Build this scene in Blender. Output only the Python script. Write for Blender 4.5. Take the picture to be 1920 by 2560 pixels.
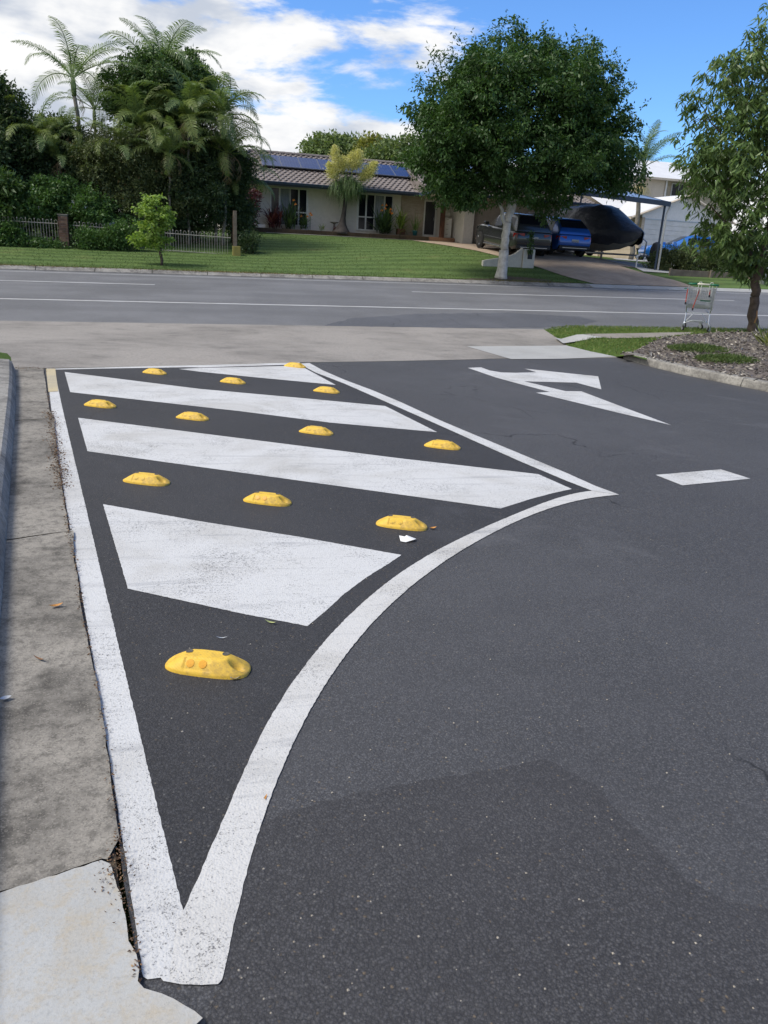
import bpy, bmesh, math, random
import numpy as np
from mathutils import Vector, Matrix
from mathutils.geometry import tessellate_polygon

sc = bpy.context.scene
for o in list(bpy.data.objects):
    bpy.data.objects.remove(o, do_unlink=True)
COL = sc.collection
R = math.radians

# ------------------------------------------------------------------ camera
# world: X runs along the street, Y across it (away from the car park), Z up
CAM_H, PITCH, ROLL, YAW = 1.45, R(18.8), R(3.3), R(-15.3)
FPX = 1923.0                                   # focal length for a 1920 x 2560 frame
cam_d = bpy.data.cameras.new('camera')
cam = bpy.data.objects.new('camera', cam_d)
COL.objects.link(cam)
CAMR = Matrix.Rotation(YAW, 3, 'Z') @ Matrix.Rotation(math.pi / 2 - PITCH, 3, 'X') @ Matrix.Rotation(ROLL, 3, 'Z')
cam.matrix_world = Matrix.Translation((0, 0, CAM_H)) @ CAMR.to_4x4()
cam_d.sensor_fit = 'VERTICAL'
cam_d.sensor_height = 36.0
cam_d.lens = FPX / 2560 * 36
cam_d.clip_end = 5000
cam_d.clip_start = 0.05
sc.camera = cam

# ------------------------------------------------------------------ sky, sun, exposure
SUN_AZ, SUN_EL = R(-95), R(54)                 # azimuth from +Y towards +X
world = bpy.data.worlds.new('World')
sc.world = world
world.use_nodes = True
wn, wl = world.node_tree.nodes, world.node_tree.links
wn.clear()


def wnode(t, **k):
    n = wn.new(t)
    for a, b in k.items():
        setattr(n, a, b)
    return n


def wmath(op, a, b=None, c=None, clamp=False):
    n = wnode('ShaderNodeMath', operation=op, use_clamp=clamp)
    for i, v in enumerate((a, b, c)):
        if v is None:
            continue
        if isinstance(v, (int, float)):
            n.inputs[i].default_value = v
        else:
            wl.new(v, n.inputs[i])
    return n.outputs[0]


def wsmooth(v, a, b):
    n = wnode('ShaderNodeMapRange', interpolation_type='SMOOTHSTEP')
    wl.new(v, n.inputs['Value'])
    n.inputs['From Min'].default_value = a
    n.inputs['From Max'].default_value = b
    return n.outputs['Result']


out = wnode('ShaderNodeOutputWorld')
bg = wnode('ShaderNodeBackground')
bg.inputs['Strength'].default_value = 0.10
sky = wnode('ShaderNodeTexSky', sky_type='NISHITA')
sky.sun_disc = False
sky.sun_elevation = SUN_EL
sky.sun_rotation = SUN_AZ
sky.air_density = 1.0
sky.dust_density = 0.1
sky.ozone_density = 3.0
tint = wnode('ShaderNodeMixRGB', blend_type='MULTIPLY')
tint.inputs['Fac'].default_value = 1.0
tint.inputs['Color2'].default_value = (0.50, 0.74, 1.04, 1)
wl.new(sky.outputs['Color'], tint.inputs['Color1'])
tc = wnode('ShaderNodeTexCoord')
sep = wnode('ShaderNodeSeparateXYZ')
wl.new(tc.outputs['Generated'], sep.inputs[0])
dx, dy, dz = sep.outputs
az = wmath('ARCTAN2', dx, dy)                  # azimuth from +Y
vm = wnode('ShaderNodeVectorMath', operation='MULTIPLY')
wl.new(tc.outputs['Generated'], vm.inputs[0])
vm.inputs[1].default_value = (1.0, 1.0, 2.9)


def wnoise(scale, detail, rough, off=0.0, dist=0.0):
    ad = wnode('ShaderNodeVectorMath', operation='ADD')
    wl.new(vm.outputs[0], ad.inputs[0])
    ad.inputs[1].default_value = (off, off * 0.7, off * 1.3)
    n = wnode('ShaderNodeTexNoise')
    wl.new(ad.outputs[0], n.inputs['Vector'])
    n.inputs['Scale'].default_value = scale
    n.inputs['Detail'].default_value = detail
    n.inputs['Roughness'].default_value = rough
    n.inputs['Distortion'].default_value = dist
    return n.outputs['Fac']


n_big = wnoise(4.6, 8, 0.58, 1.7, 0.25)
n_fine = wnoise(9.0, 8, 0.6, 4.1, 0.3)
n_shade = wnoise(5.0, 5, 0.55, 9.3, 0.3)
# cloud bank towards -X, clearer sky towards +X; puffy cumulus low down all round
left = wsmooth(az, R(27), R(-6))
bank = wmath('SUBTRACT', wmath('MULTIPLY', left, 0.33), 0.21)
low = wmath('MULTIPLY', wsmooth(dz, 0.175, 0.07), 0.33)
den = wmath('ADD', wmath('ADD', wmath('MULTIPLY', n_big, 1.05), wmath('MULTIPLY', n_fine, 0.25)), wmath('ADD', bank, low))
cmask = wsmooth(den, 0.565, 0.69)
cshade = wsmooth(wmath('ADD', n_shade, wmath('MULTIPLY', n_fine, 0.4)), 0.52, 0.76)
ccol = wnode('ShaderNodeMixRGB')
wl.new(cshade, ccol.inputs['Fac'])
ccol.inputs['Color1'].default_value = (3.1, 3.4, 3.95, 1)
ccol.inputs['Color2'].default_value = (5.4, 5.4, 5.4, 1)
mx = wnode('ShaderNodeMixRGB')
wl.new(cmask, mx.inputs['Fac'])
wl.new(tint.outputs[0], mx.inputs['Color1'])
wl.new(ccol.outputs[0], mx.inputs['Color2'])
wl.new(mx.outputs[0], bg.inputs['Color'])
wl.new(bg.outputs[0], out.inputs[0])

sun_d = bpy.data.lights.new('sun', 'SUN')
sun_d.energy = 1.9
sun_d.angle = R(18)
sun_d.color = (1.0, 0.95, 0.87)
sun = bpy.data.objects.new('sun', sun_d)
COL.objects.link(sun)
sdir = Vector((math.sin(SUN_AZ) * math.cos(SUN_EL), math.cos(SUN_AZ) * math.cos(SUN_EL), math.sin(SUN_EL)))
sun.rotation_euler = sdir.to_track_quat('Z', 'Y').to_euler()
sun.location = (-30, 30, 60)

sc.view_settings.view_transform = 'Standard'
sc.view_settings.look = 'None'
sc.view_settings.gamma = 1.0
sc.view_settings.exposure = 0.9
sc.view_settings.use_curve_mapping = False

# ------------------------------------------------------------------ ground heights
KU = np.array([-200, 17.5, 20.5, 24.5, 28.0, 29.0])
KZ = np.array([-.29, -.29, -.08, .12, .22, .25])
FU = [29.0, 29.14, 30.0, 31.8, 33.5, 36.0, 38.5, 44.0, 60.0, 90., 400.]
FL = [.25, .35, .42, .60, .74, 1.02, 1.36, 1.95, 2.3, 2.5, 2.5]
FM = [.25, .35, .50, .86, 1.17, 1.42, 1.60, 1.95, 2.3, 2.5, 2.5]
FR = [.25, .35, .52, .74, .86, 1.06, 1.24, 1.50, 2.0, 2.5, 2.5]


def sstep(a, b, x):
    t = np.clip((x - a) / (b - a), 0, 1)
    return t * t * (3 - 2 * t)


def Z(s, u):
    sc_ = np.clip(s, -60, 60)
    fg = -.0128 * np.clip(s, -30, 30) - .0089 * np.clip(u, -30, 30)
    rd = np.interp(u, KU, KZ)
    if u > 29.0:
        l, m, r = np.interp(u, FU, FL), np.interp(u, FU, FM), np.interp(u, FU, FR)
        a = sstep(3, 13, s)
        b = sstep(17.5, 23, s)
        rd = (l * (1 - a) + m * a) * (1 - b) + r * b
    slope = .0151 * (1 - .6 * float(sstep(36, 46, u)))
    rd = rd + slope * sc_
    w = float(sstep(10.5, 17.5, u))
    return float(fg * (1 - w) + rd * w)


def ray(x, y):
    return CAMR @ Vector(((x - 960) / FPX, -(y - 1280) / FPX, -1.0))


def G(x, y, off=0.0):
    """point of the ground seen at photo pixel (x, y)"""
    r = ray(x, y)
    lo, t = 0.0, 0.3
    while t < 300:
        if CAM_H + t * r.z <= Z(t * r.x, t * r.y) + off:
            break
        lo = t
        t *= 1.03
    for _ in range(40):
        m = (lo + t) / 2
        if CAM_H + m * r.z <= Z(m * r.x, m * r.y) + off:
            t = m
        else:
            lo = m
    return Vector((t * r.x, t * r.y, CAM_H + t * r.z))


def U(x, y, u):
    """point on the upright plane Y = u seen at photo pixel (x, y)"""
    r = ray(x, y)
    t = u / r.y
    return Vector((t * r.x, u, CAM_H + t * r.z))


DS = 1920 / 1659.0


def D(x, y, u):
    return U(x * DS, y * DS, u)


CR = {'1': (0, 880, .36166), '2': (500, 880, .36166), '3': (1000, 860, .36166), '4': (500, 1300, .36166),
      '5': (1100, 800, .49427), '6': (250, 1800, .36166), '7': (0, 1280, .5785), 'd': (0, 0, DS), 'f': (0, 0, 1.0)}


def px(c, pts):
    ox, oy, k = CR[c]
    return [(ox + x * k, oy + y * k) for x, y in pts]


def gpts(pix, off=0.0):
    return [tuple(G(x, y, off)[:2]) for x, y in pix]


# ------------------------------------------------------------------ materials
MATS = {}


class NT:
    def __init__(s, name):
        s.m = bpy.data.materials.new(name)
        s.m.use_nodes = True
        s.n, s.l = s.m.node_tree.nodes, s.m.node_tree.links
        s.n.clear()
        s.out = s.n.new('ShaderNodeOutputMaterial')
        s.tc = s.n.new('ShaderNodeTexCoord')
        s.obj = s.tc.outputs['Object']

    def add(s, t, **k):
        n = s.n.new(t)
        for a, b in k.items():
            setattr(n, a, b)
        return n

    def set(s, sock, v):
        if hasattr(v, 'is_linked') or isinstance(v, bpy.types.NodeSocket):
            s.l.new(v, sock)
        else:
            if isinstance(v, tuple) and len(v) == 3 and sock.type == 'RGBA':
                v = v + (1,)
            sock.default_value = v

    def noise(s, scale, detail=4, rough=.55, vec=None, dist=0.0):
        n = s.add('ShaderNodeTexNoise')
        s.l.new(vec or s.obj, n.inputs['Vector'])
        n.inputs['Scale'].default_value = scale
        n.inputs['Detail'].default_value = detail
        n.inputs['Roughness'].default_value = rough
        n.inputs['Distortion'].default_value = dist
        return n.outputs['Fac']

    def voro(s, scale, feature='F1', out='Distance', vec=None, rnd=1.0):
        n = s.add('ShaderNodeTexVoronoi', feature=feature)
        s.l.new(vec or s.obj, n.inputs['Vector'])
        n.inputs['Scale'].default_value = scale
        n.inputs['Randomness'].default_value = rnd
        return n.outputs[out]

    def ramp(s, v, a, b, lo=0.0, hi=1.0, smooth=True):
        n = s.add('ShaderNodeMapRange')
        if smooth:
            n.interpolation_type = 'SMOOTHSTEP'
        s.l.new(v, n.inputs['Value'])
        n.inputs['From Min'].default_value = a
        n.inputs['From Max'].default_value = b
        n.inputs['To Min'].default_value = lo
        n.inputs['To Max'].default_value = hi
        return n.outputs['Result']

    def mix(s, f, a, b, mode='MIX'):
        n = s.add('ShaderNodeMixRGB', blend_type=mode)
        s.set(n.inputs['Fac'], f)
        s.set(n.inputs['Color1'], a)
        s.set(n.inputs['Color2'], b)
        return n.outputs[0]

    def math(s, op, a, b=0.0, clamp=False):
        n = s.add('ShaderNodeMath', operation=op, use_clamp=clamp)
        s.set(n.inputs[0], a)
        s.set(n.inputs[1], b)
        return n.outputs[0]

    def bump(s, h, strength=.3, dist=.01, normal=None):
        n = s.add('ShaderNodeBump')
        s.l.new(h, n.inputs['Height'])
        n.inputs['Strength'].default_value = strength
        n.inputs['Distance'].default_value = dist
        if normal:
            s.l.new(normal, n.inputs['Normal'])
        return n.outputs[0]

    def pbr(s, col, rough=.7, metal=0.0, normal=None, spec=.4, **k):
        p = s.add('ShaderNodeBsdfPrincipled')
        s.set(p.inputs['Base Color'], col)
        s.set(p.inputs['Roughness'], rough)
        s.set(p.inputs['Metallic'], metal)
        p.inputs['Specular IOR Level'].default_value = spec
        for a, b in k.items():
            p.inputs[a.replace('_', ' ')].default_value = b
        if normal:
            s.l.new(normal, p.inputs['Normal'])
        s.l.new(p.outputs[0], s.out.inputs['Surface'])
        return p

    def done(s):
        return s.m


_P = None


def simple(name, c1, c2=None, scale=3.0, rough=.7, metal=0.0, bump=.15, bscale=40., bdist=.004, spec=.4, **k):
    if name in MATS:
        return MATS[name]
    t = NT(name)
    c2 = c2 or tuple(x * .78 for x in c1)
    f = t.ramp(t.noise(scale, 6, .62), .32, .68)
    g = t.noise(scale * 9, 4, .6)
    col = t.mix(f, c1, c2)
    col = t.mix(t.ramp(g, .35, .7, 0, .22), col, tuple(x * .6 for x in c1))
    nrm = t.bump(t.noise(bscale, 4, .6), bump, bdist) if bump else None
    t.pbr(col, rough, metal, nrm, spec, **k)
    MATS[name] = t.done()
    return MATS[name]


def asphalt(name, base, stone, old=0.0, scale=150.):
    t = NT(name)
    big = t.noise(.35, 5, .6)
    mid = t.noise(2.6, 5, .6)
    cellc = t.voro(scale, out='Color')
    sepc = t.add('ShaderNodeSeparateColor')
    t.l.new(cellc, sepc.inputs[0])
    dist = t.voro(scale)
    fine = t.noise(scale * 2.2, 3, .7)
    col = t.mix(t.ramp(sepc.outputs[0], .15, 1.0), base, stone)
    col = t.mix(t.ramp(sepc.outputs[1], .975, .99, 0, .45), col, (.22, .21, .195))
    col = t.mix(t.ramp(sepc.outputs[2], .985, .995, 0, .6), col, (.22, .16, .09))
    col = t.mix(t.ramp(dist, .28, .62, 0, .6), col, tuple(x * .45 for x in base))
    col = t.mix(t.ramp(big, .38, .64, 0, .38), col, tuple(x * 1.55 + .006 for x in base))
    col = t.mix(t.ramp(mid, .48, .72, 0, .25), col, tuple(x * .7 for x in base))
    if name.startswith('street'):
        mp = t.add('ShaderNodeMapping')
        t.l.new(t.obj, mp.inputs['Vector'])
        mp.inputs['Scale'].default_value = (.035, .9, 1)
        trk = t.noise(1.0, 5, .6, mp.outputs[0])
        col = t.mix(t.ramp(trk, .42, .62, 0, .40), col, tuple(x * .62 for x in base))
        col = t.mix(t.ramp(t.noise(.22, 6, .65), .52, .60, 0, .25), col, tuple(x * 1.3 for x in base))
    if old:
        crack = t.voro(.9, 'DISTANCE_TO_EDGE', vec=None)
        wob = t.noise(4.0, 4, .6)
        col = t.mix(t.ramp(t.math('ADD', crack, t.math('MULTIPLY', wob, .03)), .016, .022, old, 0), col, (.02, .02, .022))
    col = t.mix(t.ramp(fine, .52, .70, 0, .45), col, tuple(min(.5, x * 1.9) for x in stone))
    col = t.mix(t.ramp(fine, .46, .30, 0, .5), col, tuple(x * .4 for x in base))
    if not name.startswith(('street', 'cracked')):
        wv = t.add('ShaderNodeVectorMath', operation='ADD')
        nz = t.add('ShaderNodeTexNoise')
        t.l.new(t.obj, nz.inputs['Vector'])
        nz.inputs['Scale'].default_value = 3.0
        nz.inputs['Detail'].default_value = 5
        sc_n = t.add('ShaderNodeVectorMath', operation='SCALE')
        t.l.new(nz.outputs['Color'], sc_n.inputs[0])
        sc_n.inputs['Scale'].default_value = .35
        t.l.new(t.obj, wv.inputs[0])
        t.l.new(sc_n.outputs[0], wv.inputs[1])
        ce = t.voro(.55, 'DISTANCE_TO_EDGE', vec=wv.outputs[0])
        where = t.ramp(t.noise(.5, 4, .6), .50, .60)
        cr = t.math('MULTIPLY', t.ramp(ce, .006, .002), where)
        col = t.mix(t.math('MULTIPLY', cr, .75), col, (.012, .012, .013))
        oil = t.noise(1.3, 3, .5)
        col = t.mix(t.ramp(oil, .68, .76, 0, .45), col, tuple(x * .45 for x in base))
        pale = t.noise(.8, 6, .7, dist=1.0)
        col = t.mix(t.ramp(pale, .55, .72, 0, .30), col, tuple(x * 1.35 for x in stone))
    h = t.math('ADD', t.math('SUBTRACT', t.math('MULTIPLY', fine, .7), t.math('MULTIPLY', dist, .5)), t.math('MULTIPLY', sepc.outputs[0], .35))
    nrm = t.bump(h, .7, .005)
    t.pbr(col, t.ramp(fine, .3, .7, .62, .85), 0, nrm, .35)
    return t.done()


def concrete(name, c1, c2, stain=(.06, .055, .05), st=.5, scale=1.2):
    t = NT(name)
    a = t.noise(scale, 7, .65, dist=.4)
    b = t.noise(scale * 4.5, 6, .65)
    g = t.noise(120, 4, .8)
    g2 = t.noise(26, 5, .75)
    spots = t.voro(60., out='Distance')
    col = t.mix(t.ramp(a, .35, .66), c1, c2)
    col = t.mix(t.ramp(t.math('ADD', t.math('MULTIPLY', b, .6), t.math('MULTIPLY', a, .4)), .47, .66, 0, st), col, stain)
    col = t.mix(t.ramp(g2, .46, .66, 0, .30 + .3 * st), col, stain)
    col = t.mix(t.ramp(g, .48, .66, 0, .55 * min(1, st + .25)), col, tuple(x * .45 for x in c1))
    col = t.mix(t.ramp(g, .40, .30, 0, .35 * st), col, tuple(min(.7, x * 1.7) for x in c1))
    col = t.mix(t.ramp(spots, .10, .05, 0, .3), col, (.05, .045, .04))
    ag = t.voro(230., out='Color')
    sa = t.add('ShaderNodeSeparateColor')
    t.l.new(ag, sa.inputs[0])
    col = t.mix(t.ramp(sa.outputs[0], .80, .95, 0, .28 * st), col, tuple(min(.6, x * 1.4) for x in c1))
    col = t.mix(t.ramp(sa.outputs[1], .80, .95, 0, .4 * st), col, stain)
    nrm = t.bump(g, .35, .004)
    t.pbr(col, .85, 0, nrm, .3)
    return t.done()


def road_paint(name, white, wear=.5, tone=(.045, .045, .05), fz=1.0):
    t = NT(name)
    fine = t.noise(210, 3, .75)
    mid = t.noise(75, 4, .7)
    big = t.noise(2.3, 6, .62, dist=.5)
    dirt = t.noise(1.1, 6, .6, dist=.8)
    cell = t.voro(150.)
    pit = t.math('ADD', t.math('MULTIPLY', fine, .6), t.math('MULTIPLY', mid, .4))
    pit = t.math('ADD', pit, t.math('MULTIPLY', t.ramp(big, .4, .7), .07 * fz))
    miss = t.ramp(pit, .565, .65, 0, wear)
    mp = t.add('ShaderNodeMapping')
    t.l.new(t.obj, mp.inputs['Vector'])
    mp.inputs['Rotation'].default_value = (0, 0, .9)
    mp.inputs['Scale'].default_value = (.6, 5.5, 1)
    streak = t.noise(2.2, 6, .65, mp.outputs[0], .6)
    col = t.mix(t.ramp(dirt, .44, .70, 0, .46), white, (.33, .31, .27))
    col = t.mix(t.ramp(streak, .53, .70, 0, .48), col, (.25, .255, .27))
    col = t.mix(t.ramp(mid, .4, .7, 0, .22), col, tuple(x * .70 for x in white))
    col = t.mix(miss, col, tone)
    nrm = t.bump(t.math('SUBTRACT', t.math('MULTIPLY', fine,   .5), cell), .4, .003)
    t.pbr(col, .72, 0, nrm, .35)
    return t.done()


def leafmat(name, a, b, trans=.35, rough=.5, c=None):
    t = NT(name)
    at = t.add('ShaderNodeAttribute', attribute_name='rnd')
    f = at.outputs['Fac']
    col = t.mix(t.ramp(f, 0, .85, smooth=False), a, b)
    if c:
        col = t.mix(t.ramp(f, .93, .95), col, c)
    p = t.pbr(col, rough, 0, None, .35)
    tr = t.add('ShaderNodeBsdfTranslucent')
    t.l.new(t.mix(1.0, col, (1.15, 1.25, .55), 'MULTIPLY'), tr.inputs['Color'])
    ms = t.add('ShaderNodeMixShader')
    ms.inputs[0].default_value = trans
    t.l.new(p.outputs[0], ms.inputs[1])
    t.l.new(tr.outputs[0], ms.inputs[2])
    t.l.new(ms.outputs[0], t.out.inputs['Surface'])
    return t.done()


def grassmat(name, a, b, stripes=0.0):
    t = NT(name)
    n1 = t.noise(.6, 6, .6)
    n2 = t.noise(9, 5, .7)
    n3 = t.noise(70, 3, .7)
    col = t.mix(t.ramp(n1, .35, .65), a, b)
    col = t.mix(t.ramp(n2, .4, .7, 0, .4), col, tuple(x * .62 for x in a))
    col = t.mix(t.ramp(n1, .56, .72, 0, .45), col, (.17, .165, .065))
    col = t.mix(t.ramp(t.noise(1.7, 6, .7), .54, .68, 0, .35), col, tuple(x * .55 for x in a))
    if stripes:
        sp = t.add('ShaderNodeSeparateXYZ')
        t.l.new(t.obj, sp.inputs[0])
        w = t.math('ADD', sp.outputs[1], t.math('MULTIPLY', t.noise(.7, 3), .35))
        sn = t.math('SINE', t.math('MULTIPLY', w, 2 * math.pi / .95))
        col = t.mix(t.ramp(sn, -.7, .9, 0, stripes), col, tuple(x * 1.55 for x in b))
    nrm = t.bump(t.math('ADD', n3, t.math('MULTIPLY', n2, .6)), .8, .03)
    t.pbr(col, .9, 0, nrm, .15)
    return t.done()


# ------------------------------------------------------------------ mesh helpers
class MB:
    def __init__(s):
        s.v, s.f = [], []

    def add(s, vs, fs):
        o = len(s.v)
        s.v += [tuple(p) for p in vs]
        s.f += [tuple(i + o for i in f) for f in fs]
        return s

    def box(s, x0, x1, y0, y1, z0, z1, m=None):
        vs = [(x0, y0, z0), (x1, y0, z0), (x1, y1, z0), (x0, y1, z0), (x0, y0, z1), (x1, y0, z1), (x1, y1, z1), (x0, y1, z1)]
        if m is not None:
            vs = [m @ Vector(p) for p in vs]
        return s.add(vs, [(3, 2, 1, 0), (4, 5, 6, 7), (0, 1, 5, 4), (1, 2, 6, 5), (2, 3, 7, 6), (3, 0, 4, 7)])

    def tube(s, pts, r, n=6, cap=True):
        pts = [Vector(p) for p in pts]
        rs = r if isinstance(r, (list, tuple)) else [r] * len(pts)
        vs, fs = [], []
        prev = None
        for i, p in enumerate(pts):
            d = (pts[min(i + 1, len(pts) - 1)] - pts[max(i - 1, 0)])
            if d.length < 1e-9:
                d = Vector((0, 0, 1))
            d.normalize()
            if prev is None:
                a = d.cross(Vector((0, 0, 1)) if abs(d.z) < .9 else Vector((1, 0, 0))).normalized()
            else:
                a = (prev - d * prev.dot(d))
                a = a.normalized() if a.length > 1e-6 else d.orthogonal().normalized()
            prev = a
            b = d.cross(a)
            for k in range(n):
                t = 2 * math.pi * k / n
                vs.append(p + (a * math.cos(t) + b * math.sin(t)) * rs[i])
        for i in range(len(pts) - 1):
            for k in range(n):
                k2 = (k + 1) % n
                fs.append((i * n + k, i * n + k2, (i + 1) * n + k2, (i + 1) * n + k))
        if cap:
            fs.append(tuple(range(n - 1, -1, -1)))
            fs.append(tuple(range((len(pts) - 1) * n, len(pts) * n)))
        return s.add(vs, fs)

    def prism(s, poly, z0, z1):
        n = len(poly)
        vs = [(x, y, z0) for x, y in poly] + [(x, y, z1) for x, y in poly]
        fs = [tuple(range(n - 1, -1, -1)), tuple(range(n, 2 * n))]
        fs += [(i, (i + 1) % n, n + (i + 1) % n, n + i) for i in range(n)]
        return s.add(vs, fs)

    def loft(s, rings, closed=True, caps=True):
        n = len(rings[0])
        vs = [p for r in rings for p in r]
        fs = []
        for i in range(len(rings) - 1):
            for k in range(n if closed else n - 1):
                k2 = (k + 1) % n
                fs.append((i * n + k, i * n + k2, (i + 1) * n + k2, (i + 1) * n + k))
        if caps:
            fs.append(tuple(range(n - 1, -1, -1)))
            fs.append(tuple(range((len(rings) - 1) * n, len(rings) * n)))
        return s.add(vs, fs)

    def lathe(s, prof, n=20, c=(0, 0, 0), axis='Z'):
        rings = []
        for r, h in prof:
            ring = []
            for k in range(n):
                t = 2 * math.pi * k / n
                a, b = r * math.cos(t), r * math.sin(t)
                p = (a, b, h) if axis == 'Z' else ((h, a, b) if axis == 'X' else (a, h, b))
                ring.append((p[0] + c[0], p[1] + c[1], p[2] + c[2]))
            rings.append(ring)
        return s.loft(rings)

    def quad(s, a, b, c, d):
        return s.add([a, b, c, d], [(0, 1, 2, 3)])

    def mesh(s, name, mat, smooth=False):
        me = bpy.data.meshes.new(name)
        me.from_pydata([tuple(p) for p in s.v], [], s.f)
        if mat:
            me.materials.append(mat)
        bm = bmesh.new()
        bm.from_mesh(me)
        bmesh.ops.recalc_face_normals(bm, faces=bm.faces)
        bm.to_mesh(me)
        bm.free()
        if smooth:
            me.polygons.foreach_set('use_smooth', [True] * len(me.polygons))
        return me

    def build(s, name, mat, parent=None, smooth=False, bevel=0.0, loc=None):
        return link(name, s.mesh(name, mat, smooth), parent, bevel, loc)


def link(name, me, parent=None, bevel=0.0, loc=None):
    o = bpy.data.objects.new(name, me)
    COL.objects.link(o)
    if parent:
        o.parent = parent
    if loc is not None:
        o.location = loc
    if bevel:
        b = o.modifiers.new('bevel', 'BEVEL')
        b.width = bevel
        b.segments = 2
        b.limit_method = 'ANGLE'
    return o


def tag(o, label, cat, group=None):
    o['label'] = label
    o['category'] = cat
    if group:
        o['group'] = group
    return o


def thing(name, label, cat, loc=(0, 0, 0), rz=0.0, group=None, rx=0.0):
    o = bpy.data.objects.new(name, None)
    COL.objects.link(o)
    o.location = loc
    o.rotation_euler = (rx, 0, rz)
    o.empty_display_size = .2
    return tag(o, label, cat, group)


def structure(o):
    o['kind'] = 'structure'
    return o


def copy_tree(o, parent=None):
    c = o.copy()
    COL.objects.link(c)
    c.parent = parent
    for ch in o.children:
        copy_tree(ch, c)
    return c


def jitter(poly, step=.05, amp=.004, seed=1):
    rng = random.Random(seed)
    res = []
    n = len(poly)
    for i in range(n):
        a, b = Vector(poly[i]), Vector(poly[(i + 1) % n])
        L = (b - a).length
        k = max(1, int(L / step))
        nn = Vector((-(b - a).y, (b - a).x)).normalized() if L > 0 else Vector((0, 0))
        for j in range(k):
            p = a.lerp(b, j / k)
            res.append(tuple(p + nn * rng.uniform(-amp, amp)))
    return res


def sheet(name, poly, off, mat, step=1.0, parent=None, zf=None, grid=True):
    """a sheet lying on the ground: outline in (X, Y), cut on a common grid"""
    bm = bmesh.new()
    pl = []
    for p in poly:
        if not pl or (Vector(p) - Vector(pl[-1])).length > 1e-4:
            pl.append(tuple(p))
    if (Vector(pl[0]) - Vector(pl[-1])).length < 1e-4:
        pl.pop()
    vs = [bm.verts.new((p[0], p[1], 0)) for p in pl]
    for tri in tessellate_polygon([[Vector((p[0], p[1], 0)) for p in pl]]):
        if len(set(tri)) == 3:
            try:
                bm.faces.new([vs[i] for i in tri])
            except ValueError:
                pass
    if grid:
        xs = [p[0] for p in poly]
        ys = [p[1] for p in poly]
        for ax, (a, b) in ((0, (min(xs), max(xs))), (1, (min(ys), max(ys)))):
            v = math.ceil(a / step) * step
            cuts = []
            while v < b:
                cuts.append(v)
                v += step
            if ax == 1:
                cuts += [k for k in (17.5, 20.5, 24.5, 28.0, 31.8, 33.5, 38.5) if a < k < b]
            for v in cuts:
                co = (v, 0, 0) if ax == 0 else (0, v, 0)
                no = (1, 0, 0) if ax == 0 else (0, 1, 0)
                bmesh.ops.bisect_plane(bm, geom=bm.verts[:] + bm.edges[:] + bm.faces[:], dist=1e-5, plane_co=co, plane_no=no)
    f = zf or Z
    for v in bm.verts:
        v.co.z = f(v.co.x, v.co.y) + off
    bmesh.ops.recalc_face_normals(bm, faces=bm.faces)
    for fc in bm.faces:
        if fc.normal.z < 0:
            fc.normal_flip()
    me = bpy.data.meshes.new(name)
    bm.to_mesh(me)
    bm.free()
    me.materials.append(mat)
    return link(name, me, parent)


def sweep(name, path, prof, mat, parent=None, off=0.0, smooth=False):
    """profile (across, up) swept along a ground path of (X, Y)"""
    rings = []
    for i, p in enumerate(path):
        a = Vector(path[max(i - 1, 0)])
        b = Vector(path[min(i + 1, len(path) - 1)])
        d = (b - a).normalized()
        nn = Vector((d.y, -d.x))
        z = Z(p[0], p[1]) + off
        rings.append([(p[0] + nn.x * w, p[1] + nn.y * w, z + h) for w, h in prof])
    return MB().loft(rings).build(name, mat, parent, smooth)


def resample(path, step):
    res = [tuple(path[0])]
    for a, b in zip(path[:-1], path[1:]):
        a, b = Vector(a), Vector(b)
        k = max(1, int((b - a).length / step))
        res += [tuple(a.lerp(b, (j + 1) / k)) for j in range(k)]
    return res


def mesh_np(name, V, quads, mat, rnd=None, smooth=False):
    me = bpy.data.meshes.new(name)
    nv, nf = len(V), len(quads)
    k = quads.shape[1]
    me.vertices.add(nv)
    me.vertices.foreach_set('co', V.astype(np.float32).ravel())
    me.loops.add(nf * k)
    me.loops.foreach_set('vertex_index', quads.astype(np.int32).ravel())
    me.polygons.add(nf)
    me.polygons.foreach_set('loop_start', np.arange(0, nf * k, k, dtype=np.int32))
    if rnd is not None:
        at = me.attributes.new('rnd', 'FLOAT', 'FACE')
        at.data.foreach_set('value', rnd.astype(np.float32))
    me.update(calc_edges=True)
    if mat:
        me.materials.append(mat)
    return me


def norm(a):
    return a / np.maximum(np.linalg.norm(a, axis=1, keepdims=True), 1e-9)


def leaf_mesh(name, P, Dr, L, W, mat, rng, rnd=None, fold=.15):
    """one rhombic leaf at every point P growing along Dr"""
    n = len(P)
    Dr = norm(Dr)
    q = norm(np.cross(Dr, rng.normal(size=(n, 3))))
    nn = np.cross(Dr, q)
    L = np.broadcast_to(L, (n,))[:, None]
    W = np.broadcast_to(W, (n,))[:, None]
    a = P
    m = P + Dr * L * .45
    b = m + q * W * .5 + nn * W * fold
    c = P + Dr * L - nn * L * .12
    d = m - q * W * .5 + nn * W * fold
    V = np.stack([a, b, c, d], 1).reshape(-1, 3)
    F = np.arange(4 * n).reshape(n, 4)
    if rnd is None:
        rnd = rng.random(n)
    return mesh_np(name, V, F, mat, rnd)


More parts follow.
